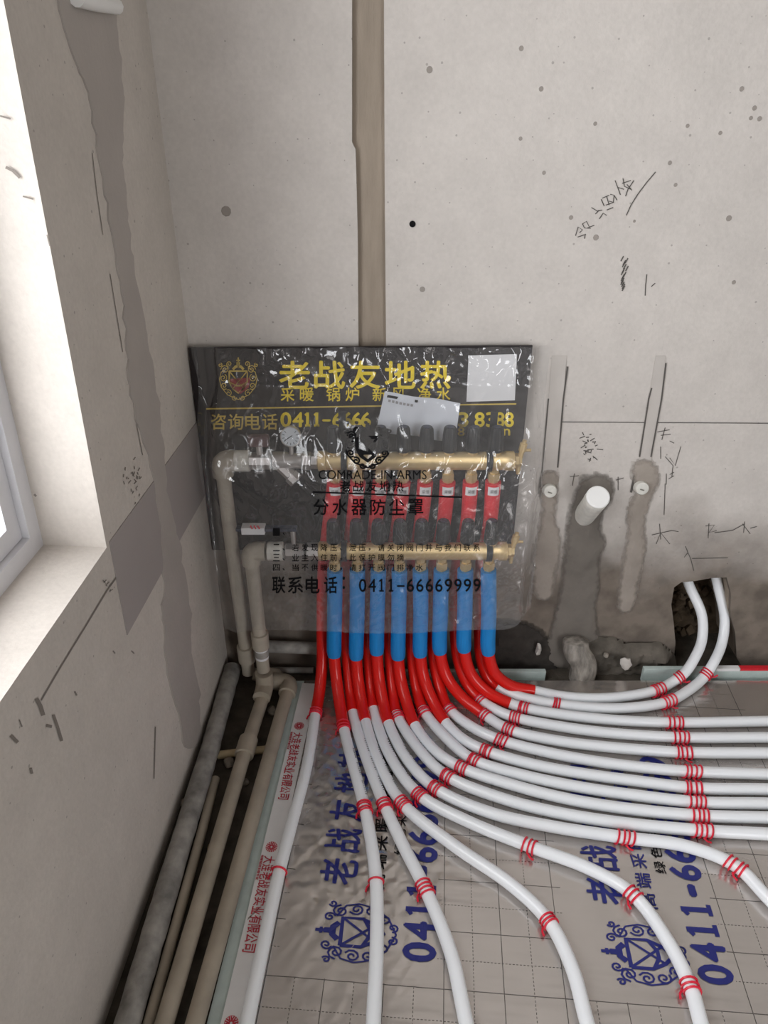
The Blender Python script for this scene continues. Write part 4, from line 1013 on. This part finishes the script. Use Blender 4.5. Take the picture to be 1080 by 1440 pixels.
for k, (x, y) in colm.items(): tie(k, x, y, f'red wire tie in the right hand column, around the {short[k]}', 4, .0105)
tie('F7', 957, 952, 'red wire tie at the foot of the left wall-hole pipe', 3); tie('B7', 995, 950, 'red wire tie at the foot of the right wall-hole pipe', 3)
tie('B7', 781, 989, 'red wire tie around the right wall-hole pipe beside the last red bend', 3)
tie('B0', 394, 1222, 'single red wire loop around the pipe by the white tape', 1); tie('F0', 529, 1240, 'single red wire loop around the leftmost foreground pipe', 1)
tie('B1', 598, 1250, 'red wire tie around the second foreground pipe beside the large blue digits', 4)
tie('F1', 771, 1294, 'red wire tie around the third foreground pipe near the bottom edge', 3)
tie('B2', 746, 1190, 'red wire tie around the crest pipe, the one farthest left past the slanting row', 3, .011)
tie('B2', 889, 1257, 'red wire tie around the crest pipe just above the blue crest', 3, .009); tie('B2', 971, 1387, 'red wire tie around the crest pipe near the bottom right corner', 3, .009)
tie('F2', 880, 1178, 'red wire tie around the right bending pipe left of its bend', 4, .010); tie('F2', 1037, 1219, 'red wire tie around the right bending pipe on its bend', 4, .010)
for k, (x, y), nm in (('B0', (444, 1001), 'leftmost red bend beside the tape'), ('F0', (483, 1022), 'first bend below the blue sleeves'), ('B3', (558, 1006), 'fourth rear red bend'), ('B4', (596, 1001), 'fifth rear red bend'), ('B5', (631, 998), 'sixth rear red bend'), ('F5', (682, 1005), 'sixth front red bend'), ('B6', (675, 985), 'seventh rear red bend')):
    tie(k, x, y, f'red wire tie at the end of the {nm}', 3)

# ------------------------------------------------------------------ clear plastic dust bag over the manifolds
BX0, BX1, BZ0, BZ1 = wl(298, 800, 1.37).x, wl(760, 800, 1.37).x, wl(540, 892, 1.375).z, .915
def bag_y(x, z):
    fx = (x - BX0) / (BX1 - BX0); fz_ = (z - BZ0) / (BZ1 - BZ0)
    y = 1.385
    e = min(fx, 1 - fx); w = max(0, 1 - e / .05); y += .07 * w * w * (3 - 2 * w) * (.35 + .65 * min(1, max(0, fz_) * 1.3))
    top_ = max(0, (fz_ - .62) / .38); y += .130 * min(1, top_ * 1.5) ** 1.6
    k = noise.noise((x * 9 + z * 6, z * 7, 3)); k2 = noise.noise((x * 24 - z * 15, z * 20 + x * 8, 7)); k3 = noise.noise((x * 60 + z * 20, z * 45 - x * 20, 1))
    crump = .5 + .65 * max(0, min(1, (fz_ - .55) / .2)) + .3 * w
    y += crump * (.006 * (abs(k) - .3) + .007 * (abs(k2) - .3) + .003 * abs(k3))
    r1 = (1 - abs(noise.noise((x * 7 + z * 11 + 2, z * 5 - x * 4, 11)))) ** 7; r2 = (1 - abs(noise.noise((x * 13 - z * 12, z * 11 + x * 9, 15)))) ** 9
    up_ = max(0, min(1, (fz_ - .45) / .2)); y -= up_ * (.010 * r1 + .006 * r2)
    return min(y, BY - .004)
bm = bmesh.new(); NX, NZ = 190, 170; grid = []
for j in range(NZ + 1):
    f = j / NZ; row = []
    for i in range(NX + 1):
        g0 = i / NX; z = BZ0 + (BZ1 - BZ0) * f; x = BX0 + (BX1 - BX0) * g0
        # rounded, uneven lower hem
        cr_ = max(0, (g0 - .9) / .1); z += (1 - f) ** 3 * (.05 * cr_ * cr_ + .006 * math.sin(g0 * 9) - .012 * (g0 < .1) * (1 - g0 / .1))
        x += .05 * max(0, f - .55) * (-1 if g0 < .5 else 1) * abs(g0 - .5) * 2 * 0 - (.018 * max(0, .5 - g0) * 2 * f)
        row.append(bm.verts.new((x, bag_y(x, z), z)))
    grid.append(row)
for a, b in zip(grid, grid[1:]):
    for i in range(NX): bm.faces.new((a[i], a[i + 1], b[i + 1], b[i]))
bag = tag(new_obj('dust_bag', bm, M_bag, None, 180), 'clear crinkled plastic dust bag with black print hung over the manifolds', 'plastic bag')
def bagmap(px, npy):
    p = wl(px, -npy, 1.385)
    for _ in range(3): p = wl(px, -npy, bag_y(p.x, p.z) - .0018)
    return p
def bt(s, x0, y0, x1, y1, bold=.01): return text_obj('lettering', s, bagmap, (x0, -y1, x1, -y0), M_blackink, bag, bold, sub=.3)
bt('COMRADE-IN-ARMS', 448, 661, 600, 674, 0)
for i, ch in enumerate('老战友地热'): bt(ch, 478 + i * 18.6, 676, 493 + i * 18.6, 691)
bm = bmesh.new()
bm_ribbon(bm, [(440 + k * 10.5, -(692 + k * .37)) for k in range(21)], 2.2, bagmap); new_obj('printed_line', bm, M_blackink, bag)
for i, ch in enumerate('分水器防尘罩'): bt(ch, 441 + i * 26.6, 702, 462 + i * 26.6, 724, .012)
for s, x0, y, dx, h in (('一、', 384, 748, 13.4, 9), ('二、若发现降压、泄压，请关闭阀门并与我们联系', 384, 770, 13.4, 10), ('三、业主入住前，此保护膜勿摘', 384, 784, 13.4, 10), ('四、当不供暖时，请打开阀门排净水', 384, 798, 13.4, 9)):
    for i, ch in enumerate(s):
        xx = x0 + i * dx
        if ch in '，、': bt(ch, xx, y + 1, xx + 3, y + 4)
        else: bt(ch, xx, y - h / 2, xx + 9.5, y + h / 2, .008)
for ch, x0, x1 in zip('联系电话：', (383, 405, 430, 456, 482), (401, 426, 449, 474, 485)): bt(ch, x0, 811, x1, 834 if ch != '：' else 828, .015)
for i, ch in enumerate('0411-66669999'):
    x0 = 505 + i * 13.4
    if ch == '1': one_obj(bagmap, (x0 + 1.5, -832, x0 + 8, -814), M_blackink, bag, .13)
    else: bt(ch, x0 + (2 if ch == '1' else 0), 814 if ch != '-' else 823, x0 + (7 if ch == '1' else 10), 832 if ch != '-' else 825, .01)
emblem('printed_emblem', bagmap, 517, -627, 36, 34, M_blackink, bag, None, 2.0)
